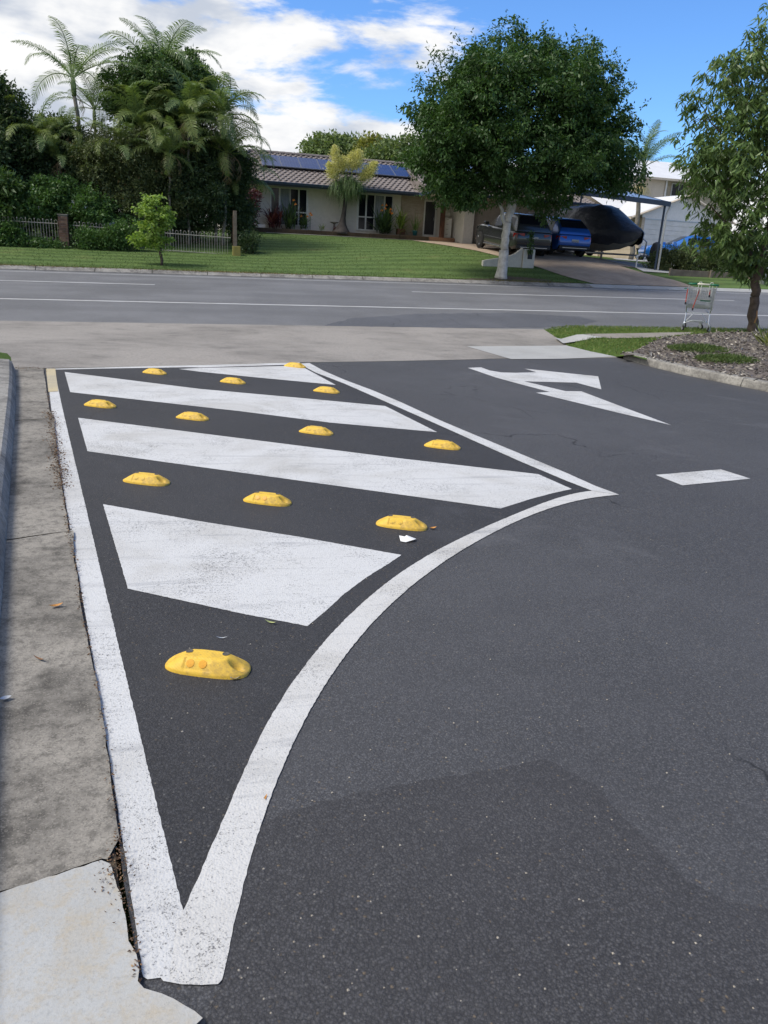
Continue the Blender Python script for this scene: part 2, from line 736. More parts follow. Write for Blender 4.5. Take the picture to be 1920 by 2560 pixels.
def lobes_clumps(lobes, n, rng, shell=.45, zsq=1.0):
    """clump centres spread through ellipsoid lobes [(centre, (rx, ry, rz))], denser to the outside"""
    vol = np.array([r[0] * r[1] * r[2] for _, r in lobes]) ** .8
    pick = rng.choice(len(lobes), n, p=vol / vol.sum())
    C = np.array([l[0] for l in lobes])[pick]
    Rr = np.array([l[1] for l in lobes])[pick]
    d = norm(rng.normal(size=(n, 3)))
    rad = shell + (1 - shell) * rng.random(n) ** .7
    rad *= 1 + .10 * rng.normal(size=n)
    return C + d * Rr * rad[:, None], d


def foliage(name, lobes, clumps, per, cr, L, W, mat, parent, seed, droop=.3, shell=.45, outward=.7, kind=None):
    rng = np.random.default_rng(seed)
    C, d = lobes_clumps(lobes, clumps, rng, shell)
    tone = rng.random(clumps)
    idx = np.repeat(np.arange(clumps), per)
    P = C[idx] + rng.normal(size=(len(idx), 3)) * cr * np.array([1, 1, .7])
    Dr = d[idx] * outward + rng.normal(size=(len(idx), 3)) * .6
    Dr[:, 2] -= droop
    ls = L * (.6 + .8 * rng.random(len(idx)))
    rnd = np.clip(tone[idx] * .6 + rng.random(len(idx)) * .4, 0, 1)
    me = leaf_mesh(name, P, Dr, ls, ls * (W / L), mat, rng, rnd)
    return link(name, me, parent)


def limb(p0, p1, r0, r1, rng, n=6, wob=.06):
    p0, p1 = Vector(p0), Vector(p1)
    L = (p1 - p0).length
    pts, rs = [], []
    for i in range(n + 1):
        t = i / n
        p = p0.lerp(p1, t)
        if 0 < i < n:
            p += Vector((rng.uniform(-1, 1), rng.uniform(-1, 1), rng.uniform(-.5, .5))) * wob * L
        pts.append(p)
        rs.append(r0 + (r1 - r0) * t)
    return pts, rs


# ------------------------------------------------------------------ shared materials
M_ASPH = asphalt('car_park_asphalt', (.055, .055, .059), (.108, .108, .114))
M_ROAD = asphalt('street_asphalt', (.138, .139, .144), (.195, .196, .202), .0, 90.)
M_PATCH = asphalt('dark_patch_asphalt', (.043, .042, .045), (.082, .081, .085))
M_ISLE = asphalt('island_asphalt', (.031, .031, .034), (.062, .062, .067))
M_CRACKPAT = asphalt('cracked_asphalt', (.085, .088, .098), (.135, .138, .15), .75, 90.)
M_APRON = concrete('apron_concrete', (.315, .29, .262), (.24, .222, .20), (.12, .112, .102), .6, .5)
M_SLAB = concrete('pale_slab_concrete', (.40, .40, .39), (.34, .34, .33), (.30, .29, .27), .3, .7)
M_GUT = concrete('gutter_concrete', (.31, .285, .245), (.19, .175, .152), (.05, .046, .04), .85, 1.7)
M_NEWCON = concrete('new_gutter_concrete', (.46, .465, .455), (.39, .39, .375), (.42, .34, .22), .28, 1.3)
M_KERB = concrete('kerb_concrete', (.34, .325, .295), (.20, .19, .175), (.06, .057, .052), .65, 2.2)
M_PATH = concrete('path_concrete', (.30, .27, .24), (.23, .21, .18), (.12, .11, .09), .4, 1.0)
M_DRIVE = concrete('driveway_exposed_aggregate', (.43, .335, .25), (.35, .27, .20), (.22, .17, .13), .4, 1.4)
M_PAINT = road_paint('white_road_paint', (.56, .56, .555), .85)
M_PAINT2 = road_paint('white_street_paint', (.52, .52, .52), .5, (.12, .12, .13))
M_PAINTY = road_paint('yellow_grey_paint', (.50, .42, .26), .6)
M_CREAMP = road_paint('cream_white_road_paint', (.555, .547, .53), .75)
M_LAWN = grassmat('lawn_grass', (.070, .116, .034), (.092, .140, .042), .5)
M_VERGE = grassmat('verge_grass', (.070, .125, .026), (.115, .17, .040))
M_DIRT = simple('soil', (.10, .075, .05), (.06, .045, .03), 3, .95)
M_MULCH = simple('mulch_base', (.14, .115, .10), (.08, .066, .058), 6, .95)
M_GROUND = grassmat('ground_grass', (.06, .10, .025), (.10, .14, .04))
M_WHITEWALL = simple('painted_render', (.68, .645, .59), (.63, .595, .54), .8, .85, bscale=90)
M_TAUPE = simple('taupe_render', (.36, .31, .26), (.32, .275, .23), .8, .85)
M_NAVY = simple('navy_painted_metal', (.045, .065, .105), None, 2, .4, bump=.03)
M_WHITEP = simple('white_paint', (.68, .68, .67), (.6, .6, .58), 2, .5, bump=.05)
M_GLASS = NT('window_glass')
M_GLASS.pbr((.008, .010, .016), .10, 0, None, .22)
M_GLASS = M_GLASS.done()
M_TIMBER = simple('weathered_timber', (.22, .18, .14), (.13, .105, .085), 2.5, .9)
M_DKTIMBER = simple('dark_timber', (.085, .055, .035), (.05, .034, .022), 3, .85)
M_REDTIMBER = simple('stained_timber', (.115, .05, .03), (.07, .03, .02), 3, .6)
M_STEEL = simple('galvanised_steel', (.52, .54, .56), (.42, .44, .46), 12, .38, .85, bump=.04)
M_RUBBER = simple('black_rubber', (.02, .02, .021), None, 6, .8)
M_BLACKP = simple('black_plastic', (.018, .018, .02), None, 6, .45)
M_BARK = simple('dark_bark', (.135, .10, .078), (.075, .055, .043), 9, .95, bump=.8, bscale=26, bdist=.03)
M_PALEBARK = simple('pale_bark', (.62, .60, .55), (.40, .375, .335), 5, .9, bump=.6, bscale=18, bdist=.02)
M_PALMBARK = simple('palm_trunk', (.24, .22, .185), (.15, .14, .11), 6, .9, bump=.6, bscale=14, bdist=.02)

# ================================================================== THE GROUND
# one sheet to the horizon
gm = MB()
xs = [-1500, -300, -120] + list(range(-60, 71, 2)) + [120, 300, 1500]
ys = [-1500, -300, -60] + list(range(-20, 29, 2)) + [29.0] + list(range(30, 91, 2)) + [200, 500, 1500]
gv, gf = [], []
for j, y in enumerate(ys):
    for i, x in enumerate(xs):
        gv.append((x, y, Z(x, y) - (.07 if y <= 29 else .05)))
for j in range(len(ys) - 1):
    for i in range(len(xs) - 1):
        a = j * len(xs) + i
        gf.append((a, a + 1, a + 1 + len(xs), a + len(xs)))
gm.add(gv, gf)
structure(gm.build('ground', M_GROUND))

# car park asphalt: far edge traced, then out of frame
far_edge = gpts(px('1', [(318, 113), (700, 106), (1200, 98)]) + px('2', [(0, 93), (740, 72), (1200, 66), (1659, 57)]) +
                px('3', [(740, 101), (1100, 104), (1530, 93)]))
kerb_r = gpts(px('5', [(925, 195), (985, 212), (1080, 240), (1250, 281), (1400, 311), (1520, 336), (1659, 364)]))
kd = (Vector(kerb_r[-1]) - Vector(kerb_r[-3])).normalized()
kerb_r_ext = kerb_r + [tuple(Vector(kerb_r[-1]) + kd * k + Vector((.02 * k * k, 0))) for k in (1.0, 2.5, 4.5)]
# gutter edge on the left (line between gutter concrete and asphalt), from far to near
gut_r = gpts(px('1', [(300, 118), (325, 290), (345, 420), (385, 600), (408, 790), (432, 960), (455, 1110), (480, 1270), (512, 1430), (548, 1640)]) +
             px('7', [(352, 430), (400, 660), (440, 870), (480, 1150), (515, 1430), (535, 1600), (575, 1830), (605, 2060)]))
tail = gpts(px('f', [(420, 2515), (480, 2558)]))
asph = far_edge + kerb_r_ext + [(16.0, 3.0), (14, -6), (-.2, -6)] + [(.25, .55)] + tail[::-1] + gut_r[::-1]
# keep the asphalt a little under the gutter edge
CARPARK = structure(sheet('car_park', asph, 0.0, M_ASPH))
# newer, darker patch near the camera with a seam towards the old surface
patch = gpts(px('d', [(540, 1800), (620, 1752), (760, 1718), (900, 1690), (1060, 1664), (1180, 1642), (1290, 1700), (1350, 1770), (1420, 1832), (1480, 1900), (1570, 1950), (1659, 1968), (1800, 1990), (1900, 2300), (1500, 2500), (700, 2500), (440, 2215), (475, 2128), (500, 2031)]))
sheet('dark_patch', jitter(patch, .03, .006, 3), .002, M_PATCH, parent=CARPARK)

# gutter: three concrete lengths with open joints
kerb_l = gpts(px('1', [(105, 130), (112, 250), (108, 420), (95, 620), (78, 860), (62, 1080), (45, 1330)]))
k0, k1 = Vector(kerb_l[-1]), Vector(kerb_l[-3])
kd2 = (k0 - k1).normalized()
kerb_l += [tuple(k0 + kd2 * k) for k in (.35, .8, 1.4, 2.2, 3.2)]


def seg_d(p, a, b):
    p, a, b = Vector(p), Vector(a), Vector(b)
    t = max(0, min(1, (p - a).dot(b - a) / max((b - a).length_squared, 1e-9)))
    return (p - a.lerp(b, t)).length


def on_path(path, y):
    if y > path[0][1]:
        a, b = path[0], path[1]
        return a[0] + (a[0] - b[0]) / (a[1] - b[1]) * (y - a[1])
    for a, b in zip(path[:-1], path[1:]):
        if (a[1] - y) * (b[1] - y) <= 0 and a[1] != b[1]:
            t = (y - a[1]) / (b[1] - a[1])
            return a[0] + (b[0] - a[0]) * t
    return path[-1][0]


def cut_path(path, hi, lo):
    res = [(on_path(path, hi), hi)]
    res += [p for p in path if lo < p[1] < hi]
    res.append((on_path(path, lo), lo))
    return res


GUT = bpy.data.objects.new('gutter', None)
COL.objects.link(GUT)
structure(GUT)
yj = [gut_r[0][1], G(*px('1', [(250, 490)])[0])[1], G(*px('1', [(260, 1315)])[0])[1], G(*px('7', [(300, 1580)])[0])[1]]
for a, b in zip(yj[:-1], yj[1:]):
    L_ = cut_path(kerb_l, a - .006, b + .006)
    R_ = cut_path(gut_r, a - .006, b + .006)
    # slight skew of the joint towards the asphalt, as traced
    R_ = [(x, y + (.12 if i in (0, len(R_) - 1) and not (a == yj[0] and i == 0) else 0)) for i, (x, y) in enumerate(R_)]
    if b == yj[3]:
        crack = gpts(px('7', [(468, 1524), (440, 1522), (300, 1566), (150, 1622), (0, 1664), (-300, 1752)]))
        L_ = [p for p in L_ if p[1] > crack[-1][1] + .02]
        R_ = [p for p in R_[:-1] if p[1] > crack[0][1] + .01] + crack
    sheet('gutter_slab', jitter(L_ + R_[::-1], .06, .003, 7), .016, M_GUT, parent=GUT)
new_slab = gpts(px('7', [(478, 1545), (440, 1530), (0, 1672), (-300, 1760), (-700, 2100), (-700, 2700), (0, 2700), (700, 2400), (880, 2212), (800, 2160), (700, 2110), (625, 2085), (598, 2055), (606, 2000), (588, 1940), (560, 1880), (548, 1800), (530, 1700), (500, 1620)]))
sheet('new_gutter_slab', jitter(new_slab, .02, .002, 9), .018, M_NEWCON, parent=GUT)
sheet('gutter_bed', [(on_path(kerb_l, yj[0] - .02), yj[0] - .02)] + [p for p in kerb_l[1:] if p[1] < yj[0]] + [(-1.2, -1.5), (.5, -1.5), (.45, .5)] + [(x - .012, y) for x, y in gut_r[::-1]], .004, M_DIRT, parent=GUT)

# kerb on the left: barrier kerb in lengths with joints
KERBL = bpy.data.objects.new('left_kerb', None)
COL.objects.link(KERBL)
structure(KERBL)
kp = resample(kerb_l, .25)
prof = [(0, -.05), (.0, .02), (-.025, .105), (-.05, .13), (-.19, .14), (-.19, -.05)]
jn = min(range(len(kp)), key=lambda i: abs(kp[i][1] - yj[2]))
prof_ = [(-w, h) for w, h in prof]
for a, b in ((0, jn), (jn, len(kp) - 1)):
    seg = [Vector(p) for p in kp[a:b + 1]]
    seg[0] = seg[0] + (seg[1] - seg[0]).normalized() * .006
    seg[-1] = seg[-1] + (seg[-2] - seg[-1]).normalized() * .006
    sweep('kerb_stone', [tuple(p) for p in seg], prof_, M_KERB, KERBL)
# check side: kerb must lie to the left (towards -X)
# verge behind the left kerb
kl_out = [(x - .185, y) for x, y in kp]
vg_edge = gpts(px('d', [(-420, 742), (-200, 748), (0, 756), (16, 758), (24, 766), (27, 784)]), .03)
vg = [(-26, vg_edge[0][1] - 2)] + vg_edge + kl_out + [(kl_out[-1][0], -6), (-26, -6)]


def zvl(s, u):
    e = min((Vector((s, u)) - Vector(a).lerp(Vector(b), .5)).length for a, b in zip(vg_edge[:-1], vg_edge[1:]))
    e = min(seg_d((s, u), a, b) for a, b in zip(vg_edge[:-1], vg_edge[1:]))
    return Z(s, u) - .006 + .128 * float(sstep(0, .35, e))


structure(sheet('left_verge', vg, 0.0, M_VERGE, .5, zf=zvl))

# kerb round the mulch bed on the right
KERBR = bpy.data.objects.new('right_kerb', None)
COL.objects.link(KERBR)
structure(KERBR)
krp = resample(kerb_r_ext, .2)
j2 = min(range(len(krp)), key=lambda i: (Vector(krp[i]) - Vector(G(*px('5', [(1490, 330)])[0])[:2])).length)
profr = [(0, -.05), (0, .02), (-.02, .10), (-.045, .125), (-.16, .13), (-.16, -.05)]
for a, b in ((0, j2), (j2, len(krp) - 1)):
    seg = [Vector(p) for p in krp[a:b + 1]]
    seg[0] = seg[0] + (seg[1] - seg[0]).normalized() * .007
    seg[-1] = seg[-1] + (seg[-2] - seg[-1]).normalized() * .007
    sweep('kerb_stone', [tuple(p) for p in seg], profr, M_KERB, KERBR)

# street
ROAD = structure(sheet('road', [(-140, 17.5), (160, 17.5), (160, 29.0), (-140, 29.0)], 0.0, M_ROAD, 4.0))
apron_r = gpts(px('5', [(530, 47), (600, 92), (650, 130), (760, 160), (905, 189)]))
apron = [(apron_r[0][0], 17.49)] + apron_r[1:] + [(far_edge[-1][0] + .02, far_edge[-1][1])] + [(x, y + .001) for x, y in far_edge[::-1]] + \
        [(kerb_l[0][0] + .0, kerb_l[0][1] + .0)] + [(x, y - .03) for x, y in vg_edge[::-1]] + [(-24, vg_edge[0][1] - 1.0), (-24, 17.49)]
APRON = structure(sheet('driveway_crossing', apron, .003, M_APRON))
slab = gpts(px('5', [(135, 135), (360, 200), (620, 198), (890, 187), (760, 160), (640, 131)]))
sheet('pale_slab', slab, .008, M_SLAB, parent=APRON)
# cracked street patch by the crossing
crk = gpts(px('d', [(700, 704), (760, 688), (900, 678), (1100, 676), (1250, 684), (1290, 694), (1240, 706), (1000, 709)]))
sheet('cracked_patch', jitter(crk, .15, .05, 5), .004, M_CRACKPAT, parent=ROAD)


# right verge
def zv(s, u):
    return Z(s, u) + .10 + .10 * float(sstep(9.0, 12.5, s)) * float(sstep(16.9, 14.5, u))


verge_r = [(apron_r[0][0] - .04, 17.5)] + [(x - .04, y - .01) for x, y in apron_r[1:]] + [(x - .08, y + .12) for x, y in krp[:6]] + [(9.5, 14.5), (12, 15.2), (60, 16.0), (60, 17.5)]


def zvr(s, u):
    edge = min(seg_d((s, u), a, b) for a, b in zip(apron_r[:-1], apron_r[1:]))
    t = min(1.0, edge / .5, max(0.0, 17.5 - u) / .25 + .0)
    return Z(s, u) - .004 + .115 * t + .06 * float(sstep(9.0, 12.5, s)) * float(sstep(16.9, 14.5, u))


VERGE_R = structure(sheet('right_verge', verge_r, 0.0, M_VERGE, .5, zf=zvr))
# footpath across the verge
fp = gpts(px('5', [(585, 73), (690, 71), (835, 92), (625, 99)]), .11)
sheet('pale_path_slab', fp, .016, M_SLAB, .5, VERGE_R, zvr)
fp2 = gpts(px('5', [(722, 73), (1000, 70), (1290, 66), (1240, 80), (1100, 93), (850, 95)]), .11)
sheet('foot_path', fp2, .012, M_PATH, .5, VERGE_R, zvr)

# mulch bed
bed_far = gpts(px('5', [(935, 150), (1000, 126), (1100, 100), (1250, 78), (1400, 66), (1659, 62)]), .22)
bed = [(x, y) for x, y in bed_far] + [(22, 14.8), (22, 6), (kerb_r_ext[-1][0] + .1, kerb_r_ext[-1][1])] + [(x + .05, y + .12) for x, y in krp[::-1]]


def zbed(s, u):
    e = min((Vector((s, u)) - Vector(p)).length for p in krp)
    return Z(s, u) + .115 + .12 * float(sstep(.0, 2.4, e))


MULCH = structure(sheet('mulch_bed', bed, 0.0, M_MULCH, .5, zf=zbed))

# far side: kerb, lawn, driveway
drv = gpts(px('d', [(1150, 584), (1165, 590), (1210, 601), (1300, 612), (1313, 617)]))
d_l0, d_r0 = 13.9, 21.7
kx = {'l': G(1300 * DS, 617 * DS)[0], 'r': G(1500 * DS, 625 * DS)[0]}
DRV_L = 16.1
DRV_R = 20.9
kprof = [(.22, .012), (.16, .016), (.03, .10), (-.03, .118), (-.14, .122), (-.14, -.1), (.22, -.1)]
lay = [(.34, .010), (.20, .022), (-.14, .105), (-.2, .112), (-.2, -.1), (.34, -.1)]


def far_kerb(x0, x1, prof_, name, n, mat=M_KERB):
    k = bpy.data.objects.new(name, None)
    COL.objects.link(k)
    structure(k)
    xs_ = np.linspace(x0, x1, n + 1)
    for a, b in zip(xs_[:-1], xs_[1:]):
        sweep('kerb_stone', [(a + .012, 29.0), ((a + b) / 2, 29.0), (b - .012, 29.0)], prof_, mat, k)
    return k


far_kerb(-40, DRV_L - .2, kprof, 'far_kerb', 30)
far_kerb(DRV_L - .2, DRV_R + 4.0, lay, 'driveway_layback', 8, M_SLAB)
far_kerb(DRV_R + 4.0, 60, kprof, 'far_kerb', 20)
structure(sheet('lawn', [(-60, 29.13), (60, 29.13), (60, 46), (-60, 46)], 0.0, M_LAWN, 1.0))
drive_poly = [(DRV_L + .1, 29.16), (DRV_R - .1, 29.16), (20.6, 30.4), (19.9, 31.6), (19.6, 33.2), (23.0, 33.4), (23.0, 43.5), (12.6, 43.5), (13.3, 38), (14.0, 34), (14.85, 31.9), (15.4, 30.5)]
DRIVE = structure(sheet('driveway', drive_poly, .022, M_DRIVE, 1.0))
cp_path = [(20.1, 32.0), (22.1, 32.3), (22.6, 33.6), (21.6, 37.5), (20.2, 37.5), (20.6, 34.0)]
structure(sheet('carport_slab', cp_path, .034, M_SLAB, 1.0))
nd = [(24.5, 36.5), (38, 36.5), (38, 46), (26.5, 46), (24.5, 42)]
structure(sheet('neighbour_driveway', nd, .02, M_SLAB, 1.0))
dirt = gpts(px('d', [(1060, 601), (1010, 603), (990, 605), (1120, 609), (1200, 612), (1190, 606), (1130, 600), (1095, 597)]))
structure(sheet('bare_soil', jitter(dirt, .3, .08, 2), .012, M_DIRT, 1.0))

# ------------------------------------------------------------------ painted markings
left_L = px('1', [(322, 115), (335, 280), (350, 400), (393, 600), (415, 780), (440, 950), (460, 1100), (487, 1250), (516, 1400), (548, 1590)]) + \
    px('7', [(353, 400), (398, 620), (440, 870), (487, 1130)]) + px('6', [(110, 500), (150, 760), (190, 1040), (240, 1380), (285, 1700), (298, 1785)])
left_R = px('1', [(382, 116), (410, 290), (450, 460), (500, 690), (560, 940), (640, 1260), (735, 1659)]) + px('7', [(480, 470), (560, 775)]) + \
    px('6', [(262, 0), (340, 370), (420, 730), (500, 1050), (575, 1330)])
join = px('6', [(545, 1560), (520, 1825)])
P_left = left_L + px('6', [(330, 1800), (420, 1788), (440, 1808)]) + join[::-1] + left_R[::-1]
cur_R = px('6', [(820, 1838), (848, 1805), (900, 1560), (970, 1250), (1040, 980), (1110, 720), (1200, 480), (1330, 190)]) + \
    px('4', [(612, 1630), (700, 1440), (820, 1230), (940, 1030), (1060, 870), (1200, 700), (1340, 560), (1500, 435), (1640, 335)]) + \
    px('3', [(125, 1659), (300, 1510), (480, 1400), (620, 1310), (760, 1250), (900, 1195), (1100, 1120), (1300, 1070), (1430, 1052), (1515, 1046)])
cur_R = [p for i, p in enumerate(cur_R)]
cur_L = px('3', [(1325, 1018), (1150, 1058), (950, 1115), (750, 1190), (560, 1275), (400, 1365), (200, 1475), (0, 1590)]) + \
    px('4', [(1400, 370), (1180, 515), (1000, 670), (830, 870), (700, 1050), (590, 1200), (490, 1380), (400, 1550)]) + \
    px('6', [(1170, 0), (1080, 200), (980, 400), (890, 580), (800, 790), (720, 990), (650, 1170), (575, 1330)])


def order_up(path):
    return path


# the curve's right edge appears in two crops; keep it monotone
cr2, last = [], None
for p in cur_R:
    if last is None or (p[0] > last[0] and p[1] < last[1] + 1):
        cr2.append(p)
        last = p
P_curve = px('6', [(545, 1560), (520, 1826), (700, 1841)]) + cr2 + cur_L
up_out = px('3', [(1515, 1046), (1350, 985), (1150, 895), (830, 762), (500, 625)]) + px('2', [(1659, 475), (1400, 355), (1200, 270), (1000, 195), (850, 130), (755, 78)])
up_in = px('2', [(700, 82), (725, 105), (800, 145), (1000, 222), (1200, 310), (1400, 398), (1659, 512)]) + px('3', [(500, 668), (830, 815), (1150, 950), (1325, 1018)])
P_up = up_out + up_in
P_top = px('1', [(383, 117), (800, 106), (1300, 95)]) + px('2', [(0, 93.5), (580, 77), (690, 74), (695, 86), (580, 91), (0, 109)]) + px('1', [(1300, 107), (800, 115), (383, 123)])
P_s1 = px('1', [(712, 1055)]) + px('4', [(0, 12), (700, 122), (1392, 245), (1280, 320), (1150, 400), (1000, 512), (870, 632), (742, 737), (300, 653)]) + px('1', [(885, 1640)])
P_s2 = px('1', [(540, 457)]) + px('3', [(0, 793), (500, 850), (955, 902), (1187, 1005), (1050, 1035), (900, 1075), (790, 1110), (695, 1140), (300, 1085)]) + px('1', [(1100, 758), (605, 688)])
P_s3 = px('1', [(447, 140)]) + px('2', [(0, 257), (700, 320), (1280, 375), (1640, 556), (900, 490)]) + px('1', [(1659, 411), (485, 279)])
P_s4 = px('1', [(1235, 119)]) + px('2', [(0, 112), (590, 98), (720, 110), (938, 229), (400, 178), (0, 138)])
P_arrow = px('5', [(140, 243), (208, 240), (250, 256), (310, 266), (380, 268), (488, 265), (428, 247), (800, 286), (816, 352), (690, 318), (425, 311), (635, 361), (715, 362), (900, 432), (1170, 533), (900, 470), (700, 421), (485, 369), (555, 365), (400, 324), (280, 291)])
P_dash = px('5', [(1090, 785), (1420, 757), (1570, 804), (1225, 838)])


def chaikin(path, n=2):
    for _ in range(n):
        q = [path[0]]
        for a, b in zip(path[:-1], path[1:]):
            q.append((a[0] * .75 + b[0] * .25, a[1] * .75 + b[1] * .25))
            q.append((a[0] * .25 + b[0] * .75, a[1] * .25 + b[1] * .75))
        q.append(path[-1])
        path = q
    return path


def smooth_ground(pix, deg, step=.06):
    """fit a smooth curve through traced points on the ground"""
    P = np.array(gpts(pix))
    d = np.concatenate([[0], np.cumsum(np.linalg.norm(np.diff(P, axis=0), axis=1))])
    w = 1 / (1 + np.linalg.norm(P, axis=1))
    w[0] = w[-1] = 6
    t = d / d[-1]
    cx, cy = np.polyfit(t, P[:, 0], deg, w=w), np.polyfit(t, P[:, 1], deg, w=w)
    tt = np.linspace(0, 1, max(8, int(d[-1] / step)))
    Q = np.stack([np.polyval(cx, tt), np.polyval(cy, tt)], 1)
    Q[0], Q[-1] = P[0], P[-1]
    return [tuple(p) for p in Q]


def mark(name, pix, mat, seed, off=.0032, amp=.0014, step=.014):
    pts = pix if isinstance(pix[0], tuple) and name in ('edge_line', 'curved_line') else gpts(pix)
    return sheet(name, jitter(pts, step, amp, seed), off, mat, parent=CARPARK)


G_left = smooth_ground(left_L, 4) + gpts(px('6', [(330, 1800), (420, 1788), (440, 1808)]) + join[::-1]) + smooth_ground(left_R, 4)[::-1]
G_curve = gpts(px('6', [(548, 1400), (515, 1560), (482, 1822), (560, 1834), (700, 1841)]) + cr2[:1]) + smooth_ground(cr2[1:], 6) + smooth_ground(cur_L, 6)
mark('edge_line', G_left, M_PAINT, 1)
mark('curved_line', G_curve, M_CREAMP, 2, .0042)
mark('angled_line', P_up, M_PAINT, 3, .0052)
isle = G_left[::-1][:len(smooth_ground(left_R, 4))]
isle = smooth_ground(left_R, 4) + smooth_ground(cur_L, 6)[::-1] + gpts(px('3', [(1325, 1018), (1150, 930), (830, 790), (500, 645)]) + px('2', [(1659, 495), (1400, 377), (1200, 290), (1000, 208), (850, 140), (725, 92)]))
sheet('island_surface', isle, .0015, M_ISLE, parent=CARPARK)
mark('end_line', P_top, M_PAINT, 4, .0037)
for i, p in enumerate((P_s1, P_s2, P_s3, P_s4)):
    mark('hatch_stripe', p, M_PAINT, 10 + i, .0032)
mark('turn_arrow', P_arrow, M_PAINT, 20)
mark('lane_dash', P_dash, M_PAINT, 21)
yl = px('1', [(318, 118), (382, 118), (404, 275), (335, 280)])
mark('faded_yellow_mark', yl, M_PAINTY, 22, .0060)


# street lines run along X
def street_line(x0, x1, y, w, name):
    poly = resample([(x0, y - w / 2), (x1, y - w / 2)], 1.0) + resample([(x1, y + w / 2), (x0, y + w / 2)], 1.0)
    return sheet(name, jitter(poly, .3, .006, 5), .004, M_PAINT2, 4.0, ROAD)


street_line(-60, 80, 20.5, .13, 'edge_line')
street_line(-60, 80, 28.05, .11, 'edge_line')
for a, b in ((-30, -20), (-11.5, -.67), (7.2, 19.2), (28, 39)):
    street_line(a, b, 24.5, .14, 'lane_line')

# ================================================================== LANE SEPARATORS
def sep_h(x, y, HL=.155, HW=.068, H=.052):
    q = min(1.0, ((abs(x) / HL * 1.02) ** 4 + (abs(y) / HW) ** 4) ** .25)
    h = .007 + (H - .007) * min(1.0, max(0.0, (1.0 - q) / .50)) ** .85 + .003 * (1 - q)
    if -.074 < x < .020 and -.060 < y < -.026:
        h -= .0055
    return h


def separator_mesh():
    nr, na = 30, 120
    vs, fs = [], []
    HL, HW, H = .155, .068, .052
    for i in range(nr + 1):
        r = i / nr
        for k in range(na):
            t = 2 * math.pi * k / na
            c, s_ = math.cos(t), math.sin(t)
            e = 2 / 3.0
            ex = abs(c) ** e * (1 if c > 0 else -1)
            ey = abs(s_) ** e * (1 if s_ > 0 else -1)
            x, y = HL * r * ex, HW * r * ey
            # stadium-like shoulder
            q = max(abs(x) / HL * 1.02, 0) ** 4 + (abs(y) / HW) ** 4
            q = min(1.0, q ** .25)
            h = .007 + (H - .007) * min(1.0, max(0.0, (1.0 - q) / .50)) ** .85 + .003 * (1 - q)
            # recessed reflector panel on the long side
            if -.074 < x < .020 and -.060 < y < -.026:
                h -= .0055
            # lifting notch at one end
            d2 = ((x - .112) / .022) ** 2 + ((y + .016) / .015) ** 2
            h -= .026 * math.exp(-d2 ** 2 * .8)
            d3 = ((x + .135) / .012) ** 2 + ((y - .0) / .02) ** 2
            h -= .006 * math.exp(-d3)
            vs.append((x, y, max(h, .003)))
    for i in range(nr):
        for k in range(na):
            k2 = (k + 1) % na
            if i == 0:
                fs.append((k, (i + 1) * na + k, (i + 1) * na + k2))
            else:
                fs.append((i * na + k, (i + 1) * na + k, (i + 1) * na + k2, i * na + k2))
    base = len(vs)
    for k in range(na):
        x, y, z = vs[nr * na + k]
        vs.append((x, y, -.012))
    for k in range(na):
        k2 = (k + 1) % na
        fs.append((nr * na + k, base + k, base + k2, nr * na + k2))
    return vs, fs


def yellow_rubber():
    t = NT('yellow_rubber')
    n = t.noise(22, 5, .65)
    w = t.add('ShaderNodeTexWave', wave_type='BANDS', bands_direction='DIAGONAL')
    t.l.new(t.obj, w.inputs['Vector'])
    w.inputs['Scale'].default_value = 45
    w.inputs['Distortion'].default_value = 2
    oi = t.add('ShaderNodeObjectInfo')
    col = t.mix(t.ramp(n, .4, .7), (.72, .46, .045), (.60, .37, .04))
    col = t.mix(t.ramp(t.noise(11, 7, .75), .47, .72, 0, .62), col, (.22, .16, .07))
    col = t.mix(t.ramp(t.noise(60, 4, .7), .58, .70, 0, .5), col, (.12, .10, .06))
    col = t.mix(t.math('MULTIPLY', oi.outputs['Random'], .25), col, (.72, .46, .10))
    nrm = t.bump(t.math('ADD', t.math('MULTIPLY', w.outputs['Fac'], .4), n), .35, .002)
    t.pbr(col, .58, 0, nrm, .4)
    return t.done()


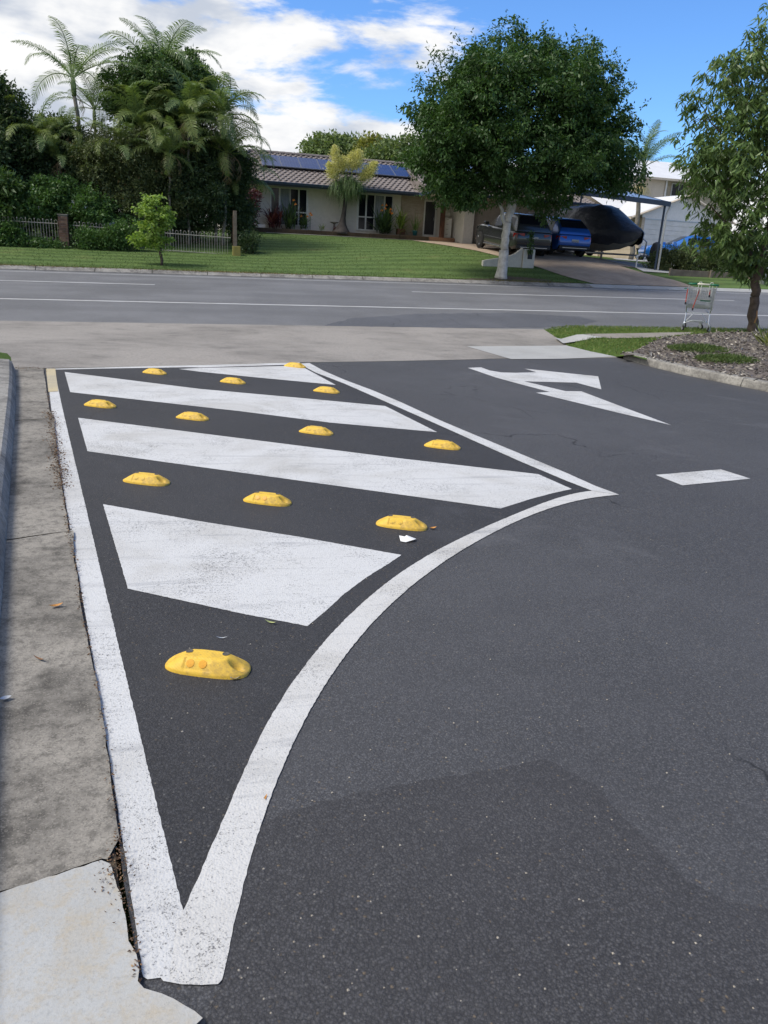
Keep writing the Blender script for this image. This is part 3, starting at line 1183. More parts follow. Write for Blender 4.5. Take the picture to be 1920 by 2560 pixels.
M_YEL = yellow_rubber()
M_ORANGE = simple('orange_reflector', (.80, .40, .04), (.68, .32, .03), 30, .25, bump=.3, bscale=300, bdist=.001)
M_BOLT = simple('bolt_cap', (.10, .09, .075), None, 40, .6)
sv, sf = separator_mesh()
SEP_ME = MB().add(sv, sf).mesh('separator_body', M_YEL, True)
SEP_REF = MB().lathe([(.0001, -.002), (.0150, -.002), (.0150, .0010), (.0140, .0016), (.0001, .0017)], 20).mesh('reflector', M_ORANGE)
SEP_REFY = SEP_REF.copy()
SEP_REFY.materials.clear()
SEP_REFY.materials.append(M_YEL)
SEP_BOLT = MB().lathe([(.0001, -.006), (.013, -.006), (.013, .0014), (.0095, .0014), (.008, .0004), (.0001, .0004)], 14).mesh('bolt', M_BOLT)
SEPS = [  # x0, x1, base y in the 1659-wide view, label
    (358, 537, 1447, 'yellow rubber lane separator alone in the narrow tip where the two white lines meet'),
    (812, 922, 1138, 'yellow rubber lane separator beside the white paper scrap, in the row of three'),
    (526, 627, 1086, 'middle yellow rubber lane separator of the row of three above the widest stripe'),
    (267, 363, 1043, 'yellow rubber lane separator of the row of three, the one closest to the gutter line'),
    (916, 994, 967, 'yellow rubber lane separator by the angled line, end of the row of four'),
    (646, 718, 936, 'yellow rubber lane separator in the row of four, second from the angled line'),
    (381, 448, 905, 'yellow rubber lane separator in the row of four, second from the gutter line'),
    (183, 247, 878, 'yellow rubber lane separator in the row of four, next to the gutter line'),
    (677, 732, 847, 'yellow rubber lane separator under the tip of the smallest white triangle'),
    (476, 528, 827, 'middle yellow rubber lane separator along the edge of the smallest white triangle'),
    (309, 357, 807, 'yellow rubber lane separator beside the white end line, off the triangle point'),
    (614, 659, 793, 'yellow rubber lane separator on the corner where end line meets angled line'),
]
for x0, x1, y, lab in SEPS:
    w = x1 - x0
    a, b = G(x0 * DS, (y - .06 * w) * DS), G(x1 * DS, (y + .06 * w) * DS)
    c = (a + b) / 2
    d = b - a
    ang = math.atan2(d.y, d.x)
    # the traced line is the widest outline; the body's middle lies a bit behind it
    nrm2 = Vector((-math.sin(ang), math.cos(ang), 0))
    c = c + nrm2 * .012
    o = thing('lane_separator', lab, 'lane separator', (c.x, c.y, Z(c.x, c.y) + .002), ang, 'yellow separators on the hatched island')
    sc_f = d.length / .31
    o.scale = (sc_f,) * 3
    link('body', SEP_ME, o)
    for rx_ in (-.050, -.004):
        sl_ = math.atan2(sep_h(rx_, -.038) - sep_h(rx_, -.048), .010)
        r_ = link('reflector', SEP_REF if x0 in (358, 526) else SEP_REFY, o, loc=(rx_, -.043, sep_h(rx_, -.043) + .0005))
        r_.rotation_euler = (sl_, 0, 0)
    for bx, by in ((-.072, .012), (.062, .018)):
        link('bolt', SEP_BOLT, o, loc=(bx, by, sep_h(bx, by) + .0005))

# ================================================================== SMALL LITTER ON THE ASPHALT
M_PAPER = simple('white_paper', (.78, .78, .76), (.7, .7, .69), 10, .8)
p = G(880 * DS, 1168 * DS)
pm = MB().add([(-.045, -.02, .004), (-.04, .03, .018), (-.02, .025, .006), (.0, .02, .022), (.05, .0, .006), (.03, -.03, .014), (-.02, -.035, .003), (0, -.005, .02)],
              [(0, 1, 7), (1, 2, 7), (2, 3, 7), (3, 4, 7), (4, 5, 7), (5, 6, 7), (6, 0, 7)])
o = pm.build('paper_scrap', M_PAPER, loc=(p.x, p.y, Z(p.x, p.y) + .003))
tag(o, 'crumpled white paper scrap on asphalt in front of a yellow separator', 'litter')
M_LEAFO = simple('orange_dry_leaf', (.52, .25, .06), (.40, .18, .05), 20, .7)
M_LEAFB = simple('brown_dry_leaf', (.23, .12, .06), (.15, .08, .04), 20, .8)
M_LEAFG = simple('pale_green_leaf', (.35, .38, .16), (.28, .32, .12), 20, .7)
M_PALEG = simple('grey_litter', (.42, .45, .50), None, 20, .6)


def leaf3(L, W, curl):
    m = MB()
    n = 6
    vs, fs = [], []
    for i in range(n + 1):
        t = i / n
        w = W * math.sin(math.pi * min(1, t * .93 + .04)) * .5
        z = curl * (4 * (t - .5) ** 2) * L
        y = .12 * L * math.sin(t * 3)
        for k in (-1, 0, 1):
            vs.append(((t - .5) * L, y + k * w, z + (abs(k) * w * .5) + .003))
    for i in range(n):
        for k in range(2):
            a = i * 3 + k
            fs.append((a, a + 1, a + 4, a + 3))
    return m.add(vs, fs)


for (x, y, L, W, ang, mt, lab) in (
        (935, 1144, .045, .022, 10, M_LEAFO, 'small orange dry leaf on asphalt at the end of a yellow separator'),
        (584, 1349, .05, .012, -35, M_LEAFG, 'thin pale green curled leaf on asphalt below the widest stripe'),
        (122, 1321, .055, .020, 15, M_LEAFO, 'orange dry leaf lying on the old grey gutter concrete'),
        (85, 1437, .05, .009, -40, M_LEAFB, 'dark brown curled leaf on the old grey gutter concrete'),
        (575, 1727, .022, .006, 70, M_LEAFO, 'tiny rust coloured leaf lying on the curved white line'),
        (479, 1382, .045, .006, -10, M_PALEG, 'pale split twig on asphalt above the single yellow separator'),
        (14, 1523, .035, .022, 20, M_PALEG, 'small blue grey scrap on the old gutter concrete'),
        (508, 1469, .035, .024, 10, M_PALEG, 'small crushed grey scrap touching the single yellow separator')):
    p = G(x * DS, y * DS)
    gut = x < 200
    o = leaf3(L, W, .25).build('fallen_leaf' if mt not in (M_PALEG,) else 'litter_scrap', mt, loc=(p.x, p.y, Z(p.x, p.y) + (.018 if gut else .002)))
    o.rotation_euler = (0, 0, R(ang))
    tag(o, lab, 'leaf' if mt is not M_PALEG else 'litter')

# leaf litter along the joint between gutter and asphalt
rng = np.random.default_rng(5)
pts = []
for path, n, wd in ((gut_r[1:], 900, .006), (gut_r[2:6], 1300, .030)):
    P2 = np.array(path)
    seg = rng.integers(0, len(P2) - 1, n)
    t = rng.random(n)[:, None]
    q = P2[seg] * (1 - t) + P2[seg + 1] * t
    q = q + rng.normal(size=(n, 2)) * wd
    pts.append(q)
cl = np.array([G(*px('7', [(500, 1580)])[0])[:2]])
pts.append(cl + rng.normal(size=(160, 2)) * np.array([.022, .05]))
cl = np.array(kerb_l[:1]) + np.array([[.12, .1]])
pts.append(cl + rng.normal(size=(160, 2)) * np.array([.16, .10]))
q = np.concatenate(pts)
# small patches where litter spills over the line
q3 = np.array([[x, y, Z(x, y) + .019 + .004 * rng.random()] for x, y in q])
dd = rng.normal(size=(len(q3), 3)) * np.array([1, 1, .15])
M_LITTER = leafmat('litter_brown', (.10, .06, .04), (.20, .12, .07), .1, .8, (.36, .24, .13))
ll = rng.uniform(.005, .015, len(q3)) * np.clip(.45 + q3[:, 1] * .14, .5, 1.2)
o = link('leaf_litter', leaf_mesh('leaf_litter', q3, dd, ll, ll * .5, M_LITTER, rng))
o['kind'] = 'stuff'
# small pale grit on the asphalt
n = 240
gp = [G(x, y) for x, y in zip(rng.uniform(250, 1900, n), 950 + 1600 * rng.random(n) ** .8)]
gv, gf = MB(), None
for p in gp:
    r_ = random.Random(hash((p.x, p.y))).uniform(.0012, .0034)
    gv.add([(p.x - r_, p.y - r_, p.z + .002), (p.x + r_, p.y - r_ * .6, p.z + .002), (p.x + r_ * .7, p.y + r_, p.z + .002), (p.x - r_ * .8, p.y + r_ * .8, p.z + .002), (p.x, p.y, p.z + .002 + r_)],
           [(0, 1, 4), (1, 2, 4), (2, 3, 4), (3, 0, 4)])
o = gv.build('loose_grit', simple('pale_grit', (.42, .38, .32), (.3, .26, .2), 60, .9))
o['kind'] = 'stuff'

# mulch chips
n = 9000
qs = []
by0 = [p[1] for p in bed]
from mathutils import geometry as mgeo


def inside(p, poly):
    x, y = p
    c = False
    j = len(poly) - 1
    for i in range(len(poly)):
        xi, yi = poly[i]
        xj, yj_ = poly[j]
        if (yi > y) != (yj_ > y) and x < (xj - xi) * (y - yi) / (yj_ - yi) + xi:
            c = not c
        j = i
    return c


rg = random.Random(11)
chips = []
while len(chips) < n:
    p = (rg.uniform(4, 13.5), rg.uniform(9.5, 16.5))
    if inside(p, bed):
        chips.append((p[0], p[1], zbed(*p) + rg.uniform(.0, .022)))
chips = np.array(chips)
dd = rng.normal(size=(n, 3)) * np.array([1, 1, .28])
ll = rng.uniform(.03, .11, n)
M_CHIP = leafmat('bark_chips', (.085, .075, .066), (.27, .245, .215), .0, .9, (.50, .46, .40))
o = link('mulch_chips', leaf_mesh('mulch_chips', chips, dd, ll, ll * .33, M_CHIP, rng))
o['kind'] = 'stuff'


# grass blades on the near verges and rough edges
def blades(name, pts, h, w, mat, rng, lean=.5):
    n = len(pts)
    d = rng.normal(size=(n, 3)) * lean
    d[:, 2] = 1
    hh = h * (.5 + rng.random(n))
    o = link(name, leaf_mesh(name, pts, d, hh, np.full(n, w), mat, rng))
    o['kind'] = 'stuff'
    return o


M_BLADE = leafmat('grass_blades', (.07, .125, .025), (.16, .22, .055), .3, .6, (.28, .24, .10))
M_BLADED = leafmat('dark_grass_blades', (.060, .104, .028), (.105, .150, .042), .3, .6)
gp = []
while len(gp) < 16000:
    p = (rg.uniform(5, 16), rg.uniform(13, 17.45))
    if inside(p, verge_r) and not inside(p, fp) and not inside(p, fp2) and not inside(p, bed):
        gp.append((p[0], p[1], zvr(*p) - .005))
blades('verge_grass_blades', np.array(gp), .055, .010, M_BLADE, rng, .7)
gp = []
while len(gp) < 5000:
    p = (rg.uniform(-9, -3.5), rg.uniform(6, 14))
    if inside(p, vg):
        gp.append((p[0], p[1], zvl(*p) - .005))
blades('left_verge_blades', np.array(gp), .07, .010, M_BLADE, rng, .6)
# tufts overhanging the far kerb and the lawn behind it
ex = rng.uniform(-14, 15.8, 9000)
ey = 29.10 + np.abs(rng.normal(size=9000)) * .12 - .10 * (np.sin(ex * 1.7) + np.sin(ex * .63 + 1) > .6)
blades('kerb_edge_grass', np.array([(x, y, Z(x, y) - .01) for x, y in zip(ex, ey)]), .075, .016, M_BLADED, rng, .9)
ex = rng.uniform(-13, 16, 26000)
ey = 29.2 + 14.6 * rng.random(26000) ** 1.3
keep = [(x, y, Z(x, y) - .005) for x, y in zip(ex, ey) if not inside((x, y), drive_poly)]
blades('lawn_blades', np.array(keep), .05, .02, M_BLADED, rng, .9)
# dry weeds on the kerb, left
ex = np.concatenate([rng.normal(2.0, 1.6, 900), rng.normal(-6, 2.5, 900), rng.normal(13.2, .8, 300)])
ey = 29.02 + rng.normal(size=2100) * .06
blades('dry_kerb_weeds', np.array([(x, y, Z(x, 28.99) + .10) for x, y in zip(ex, ey)]), .07, .018,
       leafmat('dry_grass', (.16, .13, .06), (.26, .21, .10), .2, .8, (.10, .13, .04)), rng, .9)
# ground-cover plants in the mulch bed
for (x, y, r_, lab) in ((1310, 152, .62, 'low green groundcover plant in mulch, the one further from the kerb'), (1455, 200, .58, 'low green groundcover plant in mulch, close to the kerb')):
    p = G(*px('5', [(x, y)])[0], .2)
    z0 = zbed(p.x, p.y)
    n = 2600
    a = rng.random(n) * 2 * math.pi
    q = np.sqrt(rng.random(n)) * r_
    P = np.stack([p.x + np.cos(a) * q, p.y + np.sin(a) * q * .7, z0 + rng.random(n) * .09 * (1 - (q / r_) ** 2)], 1)
    d = rng.normal(size=(n, 3)) * .7
    d[:, 2] += .7
    o = link('groundcover_plant', leaf_mesh('groundcover_plant', P, d, rng.uniform(.04, .09, n), np.full(n, .012), M_BLADED, rng))
    tag(o, lab, 'plant')
# strappy plant at the frame's right edge
p = G(*px('5', [(1640, 135)])[0], .25)
n = 60
P = np.repeat(np.array([[p.x + .15, p.y, zbed(p.x, p.y)]]), n, 0) + rng.normal(size=(n, 3)) * .05 * np.array([1, 1, 0])
d = rng.normal(size=(n, 3)) * .6
d[:, 2] = 1
o = link('strappy_plant', leaf_mesh('strappy_plant', P, d, rng.uniform(.3, .6, n), np.full(n, .03), leafmat('strap_leaf', (.09, .13, .03), (.2, .22, .06), .3), rng))
tag(o, 'strappy yellow green plant in the mulch bed by the tree trunk', 'plant')

# ================================================================== SHOPPING TROLLEY
M_TGREEN = simple('green_plastic', (.02, .16, .085), (.015, .12, .065), 10, .4)
M_TRED = simple('red_plastic', (.45, .06, .035), None, 10, .45)
M_WHITEPL = simple('cream_plastic', (.72, .70, .60), None, 10, .4)
tp = G(1737, 829, .12)
TR = thing('shopping_trolley', 'wire shopping trolley with green and white handle on the grass verge', 'trolley',
           (tp.x, tp.y, zvr(tp.x, tp.y) + .0), R(-31))
TR.scale = (1.08,) * 3
WR = .0042


def wire_panel(m, a, b, c, d, nu, nv, r=.0028):
    """wires over the quad a b c d"""
    a, b, c, d = map(Vector, (a, b, c, d))
    for i in range(nu + 1):
        t = i / nu
        m.tube([a.lerp(b, t), d.lerp(c, t)], r, 4, False)
    for j in range(nv + 1):
        t = j / nv
        m.tube([a.lerp(d, t), b.lerp(c, t)], r, 4, False)


m = MB()   # basket: rear (towards -Y) wide and tall, nose narrower
rt, rb, ft, fb = .29, .25, .22, .19
zt, zb0, zf_, zft = .94, .50, .56, .90
wire_panel(m, (-rt, 0, zt), (rt, 0, zt), (rb, .05, zb0), (-rb, .05, zb0), 22, 7)
wire_panel(m, (-rt, 0, zt), (-ft, .82, zft), (-fb, .76, zf_), (-rb, .05, zb0), 26, 7)
wire_panel(m, (rt, 0, zt), (ft, .82, zft), (fb, .76, zf_), (rb, .05, zb0), 26, 7)
wire_panel(m, (-ft, .82, zft), (ft, .82, zft), (fb, .76, zf_), (-fb, .76, zf_), 14, 7)
wire_panel(m, (-rb, .05, zb0), (rb, .05, zb0), (fb, .76, zf_), (-fb, .76, zf_), 12, 16)
m.build('basket', M_STEEL, TR)
m = MB()
m.tube([(-rt, 0, zt), (rt, 0, zt)], .007, 6)
m.tube([(-rt, 0, zt), (-ft, .82, zft), (ft, .82, zft), (rt, 0, zt)], .008, 6)
m.build('rim', M_STEEL, TR)
m = MB()   # chassis
for s_ in (-1, 1):
    m.tube([(s_ * .28, -.03, 1.0), (s_ * .265, .0, .55), (s_ * .245, .06, .40), (s_ * .25, .0, .20), (s_ * .27, -.03, .14)], .012, 6)
    m.tube([(s_ * .27, -.03, .17), (s_ * .22, .45, .21), (s_ * .17, .78, .17)], .011, 6)
    m.tube([(s_ * .245, .06, .40), (s_ * .20, .45, .44), (s_ * .19, .74, .54)], .009, 6)
m.tube([(-.26, -.02, .17), (-.1, .0, .24), (.1, .0, .24), (.26, -.02, .17)], .009, 6)
m.tube([(-.245, .06, .40), (.245, .06, .40)], .010, 6)
m.tube([(-.17, .78, .17), (.17, .78, .17)], .010, 6)
m.tube([(-.22, .45, .21), (.22, .45, .21)], .007, 6)
for s_ in (-1, 1):
    m.tube([(s_ * .25, .02, .19), (s_ * .08, .05, .40)], .007, 6)
m.build('chassis', M_STEEL, TR)
for s_ in (-1, 1):
    MB().tube([(s_ * .30, -.06, 1.0), (s_ * .30, -.10, 1.01), (s_ * .13, -.11, 1.015)], [.017, .021, .021], 8).build('handle_grip', M_TGREEN, TR, True)
MB().tube([(-.14, -.11, 1.015), (.14, -.11, 1.015)], .018, 8).build('handle_bar', M_WHITEPL, TR, True)
m = MB()   # folding child seat
wire_panel(m, (-.24, .04, .92), (.24, .04, .92), (.22, .06, .66), (-.22, .06, .66), 14, 4, .003)
wire_panel(m, (-.22, .06, .70), (.22, .06, .70), (.21, .22, .68), (-.21, .22, .68), 8, 3, .003)
m.build('child_seat', M_WHITEP, TR)
for x in (-.06, .17):
    MB().tube([(x - .03, .02, .78), (x - .03, -.02, 1.03), (x - .02, -.025, 1.055), (x + .02, -.025, 1.055), (x + .03, -.02, 1.03), (x + .03, .02, .78)], .008, 6).build('seat_hoop', M_WHITEP, TR)
MB().box(.0, .21, .035, .055, .655, .69).build('seat_flap', M_TGREEN, TR)
for pts_ in ([(-.05, .03, .90), (-.09, .0, .72), (-.13, -.01, .50)], [(-.30, .0, .90), (-.30, -.02, .62)], [(.16, .02, .9), (.165, .0, .80)]):
    st = MB().tube(pts_, .010, 5).build('strap', M_TRED, TR)
    e_ = pts_[-1]
    MB().box(e_[0] - .016, e_[0] + .016, e_[1] - .01, e_[1] + .01, e_[2] - .05, e_[2]).build('buckle', M_BLACKP, st)
MB().box(-.36, -.30, .18, .26, .885, .905).build('coin_lock', M_TGREEN, TR)
for x, y, a in ((-.27, -.03, 20), (.27, -.03, -30), (-.17, .78, 10), (.17, .78, 60)):
    w = MB().lathe([(.0001, -.016), (.05, -.016), (.062, -.010), (.062, .010), (.05, .016), (.0001, .016)], 16, axis='X').build('castor', M_RUBBER, TR, loc=(x, y - .03, .062))
    w.rotation_euler = (0, 0, R(a))
    MB().box(-.024, -.018, -.02, .04, -.01, .10).box(.018, .024, -.02, .04, -.01, .10).box(-.024, .024, .0, .04, .08, .10).build('fork', M_STEEL, w)
    MB().lathe([(.0001, -.017), (.03, -.017), (.03, .017), (.0001, .017)], 12, axis='X').build('hub', M_WHITEP, w)

# ================================================================== THE HOUSE
HOUSE = thing('brick_house', 'low pale house with grey tiled roof, solar panels and navy gutter behind the lawn', 'house', (8, 45.5, 2.0))
HL = Vector((8, 45.5, 2.0))


def hpart(m, name, mat, parent=None, smooth=False, bevel=0.0):
    """build in world coordinates, then hang under the house"""
    o = m.build(name, mat, parent or HOUSE, smooth, bevel)
    if parent is None:
        o.location = -HL
    return o


def brickmat(name, c1, c2, mortar, sx=.23, sy=.076):
    t = NT(name)
    mp = t.add('ShaderNodeMapping')
    t.l.new(t.obj, mp.inputs['Vector'])
    mp.inputs['Rotation'].default_value = (R(-90), 0, 0)
    b = t.add('ShaderNodeTexBrick')
    t.l.new(mp.outputs[0], b.inputs['Vector'])
    b.inputs['Color1'].default_value = c1 + (1,)
    b.inputs['Color2'].default_value = c2 + (1,)
    b.inputs['Mortar'].default_value = mortar + (1,)
    b.inputs['Scale'].default_value = 1
    b.inputs['Mortar Size'].default_value = .006
    b.inputs['Brick Width'].default_value = sx
    b.inputs['Row Height'].default_value = sy
    col = t.mix(t.ramp(t.noise(3, 5), .35, .7, 0, .3), b.outputs['Color'], tuple(x * .6 for x in c1))
    t.pbr(col, .9, 0, t.bump(b.outputs['Fac'], .4, .01), .3)
    return t.done()


M_BRICKC = brickmat('cream_brick', (.42, .36, .29), (.34, .28, .22), (.40, .37, .33))
M_BRICKN = brickmat('neighbour_brick', (.56, .47, .36), (.46, .37, .27), (.5, .47, .42))
FZ, EZ = 2.15, 4.50
# front wall pieces round the two windows
W1 = (5.02, 7.08)
W2 = (9.86, 11.86)
WZ0, WZ1 = 2.46, 4.36
wm = MB()
wx = [2.3, W1[0], W1[1], W2[0], W2[1], 12.4]
for a, b in ((0, 1), (2, 3), (4, 5)):
    wm.box(wx[a], wx[b], 45.5, 45.7, 1.7, EZ)
for a, b in ((1, 2), (3, 4)):
    wm.box(wx[a], wx[b], 45.5, 45.7, 1.7, WZ0)
    wm.box(wx[a], wx[b], 45.5, 45.7, WZ1, EZ)
hpart(wm, 'front_wall', M_WHITEWALL)
hpart(MB().box(12.4, 13.78, 45.46, 45.7, 1.7, EZ), 'brick_panel', M_BRICKC)
hpart(MB().box(13.78, 14.66, 45.52, 45.7, 4.26, EZ).box(14.56, 15.35, 45.52, 45.7, 1.7, EZ), 'entry_wall', M_WHITEWALL)
hpart(MB().box(2.3, 2.5, 45.7, 52, 1.7, EZ), 'side_wall', M_WHITEWALL)
hpart(MB().box(15.35, 15.93, 42.9, 45.6, 1.7, EZ), 'wing_pillar', M_WHITEWALL, bevel=.01)
hpart(MB().box(15.93, 22.4, 43.3, 43.5, 1.6, EZ), 'garage_wall', M_TAUPE)
hpart(MB().box(2.5, 22.2, 51.8, 52, 1.7, EZ), 'back_wall', M_WHITEWALL)
hpart(MB().box(22.2, 22.4, 43.5, 51.8, 1.6, EZ), 'side_wall', M_TAUPE)
hpart(MB().box(2.5, 15.3, 45.71, 45.74, 1.8, EZ), 'dark_interior', M_BLACKP)
# windows: frame bars, panes, curtain
M_CURT = simple('curtain', (.30, .33, .36), (.22, .25, .28), 5, .9)


def window(x0, mir):
    W = 2.04
    fr = MB()
    wnd = None
    vb = [0, .43, .52, 1.02, 1.07, 1.49, 1.57, 1.95]
    bars = [(-.03, .02), (.43, .52), (1.02, 1.07), (1.49, 1.57), (1.95, W + .02)]
    if mir:
        bars = [(W - b, W - a) for a, b in bars][::-1]
    for a, b in bars:
        fr.box(x0 + a, x0 + b, 45.44, 45.60, WZ0, WZ1)
    fr.box(x0 - .03, x0 + W + .02, 45.43, 45.61, WZ1 - .05, WZ1 + .01)
    fr.box(x0 - .03, x0 + W + .02, 45.42, 45.62, WZ0 - .05, WZ0 + .03)
    wnd = hpart(fr, 'window', M_WHITEP)
    tz = WZ0 + (WZ1 - WZ0) * .36
    for i in range(4):
        a, b = bars[i][1], bars[i + 1][0]
        cur = (i == 1) if not mir else (i == 2)
        split = (i >= 2) if not mir else (i <= 1)
        if split:
            MB().box(x0 + a, x0 + b, 45.50, 45.53, tz + .03, WZ1 - .05).build('pane', M_GLASS, wnd)
            MB().box(x0 + a, x0 + b, 45.50, 45.53, WZ0 + .03, tz - .03).build('pane', M_GLASS, wnd)
            MB().box(x0 + a, x0 + b, 45.455, 45.59, tz - .03, tz + .03).build('transom', M_WHITEP, wnd)
        else:
            MB().box(x0 + a, x0 + b, 45.50, 45.53, WZ0 + .03, WZ1 - .05).build('pane', M_GLASS, wnd)
        if cur:
            c = MB()
            for k in range(5):
                xx = x0 + a + (b - a) * k / 5
                c.box(xx, xx + (b - a) / 5 * .9, 45.485, 45.498, WZ0 + .05, WZ1 - .06)
            c.build('blind', M_CURT, wnd)
    return wnd


window(W1[0], False)
window(W2[0], True)


# door with diagonal grille
def grille():
    t = NT('screen_door_grille')
    sp = t.add('ShaderNodeSeparateXYZ')
    t.l.new(t.obj, sp.inputs[0])
    fs = []
    for sg in (1, -1):
        v = t.math('ADD', sp.outputs[0], t.math('MULTIPLY', sp.outputs[2], sg))
        fs.append(t.ramp(t.math('ABSOLUTE', t.math('SUBTRACT', t.math('FRACT', t.math('MULTIPLY', v, 7.0)), .5)), .43, .46))
    f = t.math('MAXIMUM', fs[0], fs[1])
    t.pbr(t.mix(f, (.010, .011, .016), (.13, .13, .15)), .4, 0, None, .5)
    return t.done()


DOOR = hpart(MB().box(13.86, 14.46, 45.50, 45.54, 2.42, 4.24), 'screen_door', grille())
MB().box(13.78, 13.86, 45.44, 45.6, 2.3, 4.26).box(14.46, 14.56, 45.44, 45.6, 2.3, 4.26).box(13.86, 14.46, 45.44, 45.6, 4.20, 4.262).box(13.86, 14.46, 45.43, 45.6, 2.30, 2.42).build('door_frame', M_WHITEP, DOOR)
MB().box(14.40, 14.43, 45.46, 45.50, 3.2, 3.36).build('handle', M_STEEL, DOOR)
hpart(MB().box(13.7, 15.3, 44.1, 45.5, 1.8, 2.28), 'porch_step', simple('terracotta_tile', (.36, .19, .12), (.28, .15, .10), 4, .8))
hpart(MB().box(14.43, 14.66, 44.15, 44.38, 2.28, EZ), 'porch_post', M_REDTIMBER, bevel=.01)
hpart(MB().lathe([(.02, 4.36), (.10, 4.36), (.13, 4.42), (.13, 4.47), (.04, 4.5)], 12, (14.9, 44.3, 0)), 'porch_light', M_WHITEP)
# roof
P0, P1 = Vector((0, 44.35, 4.56)), Vector((0, 49.0, 6.42))
sl = P1 - P0
SLEN = sl.length
PA = math.atan2(sl.z, sl.y)
su = sl.normalized()
M_TILE = simple('concrete_roof_tile', (.215, .185, .172), (.145, .125, .118), 2.2, .75, bump=.3, bscale=50)
rm = MB()
rm.quad((1.6, 44.35, 4.52), (13.1, 44.35, 4.52), (13.1, 49.0, 6.38), (4.2, 49.0, 6.38))
rm.add([(1.6, 44.35, 4.52), (1.6, 53.6, 4.52), (4.2, 49.0, 6.38)], [(0, 1, 2)])
rm.quad((1.6, 53.6, 4.52), (23, 53.6, 4.52), (23, 49.0, 6.38), (4.2, 49.0, 6.38))
rm.quad((13.1, 42.3, 4.50), (23, 42.3, 4.50), (23, 49.0, 6.38), (13.1, 49.0, 6.38))
rm.add([(23, 42.3, 4.5), (23, 53.6, 4.52), (23, 49, 6.38)], [(0, 1, 2)])
rm.add([(13.1, 42.3, 4.5), (13.1, 44.35, 4.52), (13.1, 49, 6.38)], [(0, 1, 2)])
ROOF = hpart(rm, 'roof', M_TILE)
hpart(MB().box(1.6, 23, 44.36, 45.6, 4.44, 4.50).box(13.1, 23, 42.4, 44.36, 4.43, 4.49), 'eave_lining', M_WHITEWALL)


def tile_mesh():
    m = MB()
    n = 6
    wd, ln = .30, .40
    vs, fs = [], []
    for i in range(n + 1):
        t = i / n
        h = .030 * (math.sin(t * 2 * math.pi - .6)) + .028
        for (yy, hh) in ((0, h - .045), (0, h), (ln, h - .022)):
            vs.append(((t - .5) * wd, yy, hh))
    for i in range(n):
        for k in range(2):
            a = i * 3 + k
            fs.append((a, a + 1, a + 4, a + 3))
    m.add(vs, fs)
    return m.mesh('roof_tile', M_TILE, False)


TME = tile_mesh()
rows = int(SLEN / .335) + 1
rest_v, rest_f = [], []
rot = Matrix.Rotation(PA, 4, 'X')
cnt = 0
rg = random.Random(4)
for r_ in range(rows):
    d_ = r_ * .335 - .03
    y, z = 44.35 + su.y * d_, 4.535 + su.z * d_
    t = (y - 44.35) / (49.0 - 44.35)
    x = 1.75 + 2.6 * t
    while x < 13.0:
        mt = Matrix.Translation((x, y, z)) @ rot @ Matrix.Rotation(rg.uniform(-.012, .012), 4, 'Z')
        if cnt < 300 and r_ < 8 and x > 4.2:
            o = bpy.data.objects.new('tile', TME)
            COL.objects.link(o)
            o.parent = ROOF
            o.matrix_local = mt
            cnt += 1
        else:
            b0 = len(rest_v)
            rest_v += [tuple(mt @ v.co) for v in TME.vertices]
            rest_f += [tuple(i + b0 for i in f.vertices) for f in TME.polygons]
        x += .30
# wing roof tiles
sl2 = Vector((0, 49.0 - 42.3, 6.42 - 4.54))
PA2 = math.atan2(sl2.z, sl2.y)
su2 = sl2.normalized()
rot2 = Matrix.Rotation(PA2, 4, 'X')
for r_ in range(int(sl2.length / .335) + 1):
    d_ = r_ * .335 - .03
    x = 13.25
    while x < 22.9:
        mt = Matrix.Translation((x, 42.3 + su2.y * d_, 4.525 + su2.z * d_)) @ rot2
        b0 = len(rest_v)
        rest_v += [tuple(mt @ v.co) for v in TME.vertices]
        rest_f += [tuple(i + b0 for i in f.vertices) for f in TME.polygons]
        x += .30
o = MB().add(rest_v, rest_f).build('tile_field', M_TILE, ROOF)
o['kind'] = 'stuff'
for k in range(int(18.8 / .4)):
    x = 4.2 + k * .4
    MB().loft([[(x + e, 49 + .13 * math.cos(a), 6.40 + .11 * math.sin(a) + (.0 if e < .2 else .012)) for a in (0, .8, 1.57, 2.35, 3.14)] for e in (0, .41)], False, False).build('ridge_cap', M_TILE, ROOF)
for k in range(13):
    t0, t1 = k / 13, (k + 1.04) / 13
    A, B = Vector((1.6, 44.35, 4.56)), Vector((4.2, 49, 6.43))
    c0, c1 = A.lerp(B, t0), A.lerp(B, t1)
    MB().tube([c0, c1], .09, 7).build('ridge_cap', M_TILE, ROOF)
gut = hpart(MB().loft([[(x, 44.35, 4.42), (x, 44.35, 4.55), (x, 44.20, 4.56), (x, 44.19, 4.54), (x, 44.22, 4.43)] for x in (1.5, 13.1)]), 'gutter', M_NAVY)
hpart(MB().loft([[(x, 42.3, 4.40), (x, 42.3, 4.53), (x, 42.15, 4.54), (x, 42.14, 4.52), (x, 42.17, 4.41)] for x in (13.08, 23.1)]), 'gutter', M_NAVY)
hpart(MB().box(1.55, 13.1, 44.355, 44.40, 4.36, 4.54).box(13.06, 13.1, 42.3, 44.36, 4.36, 4.54), 'fascia', M_NAVY)


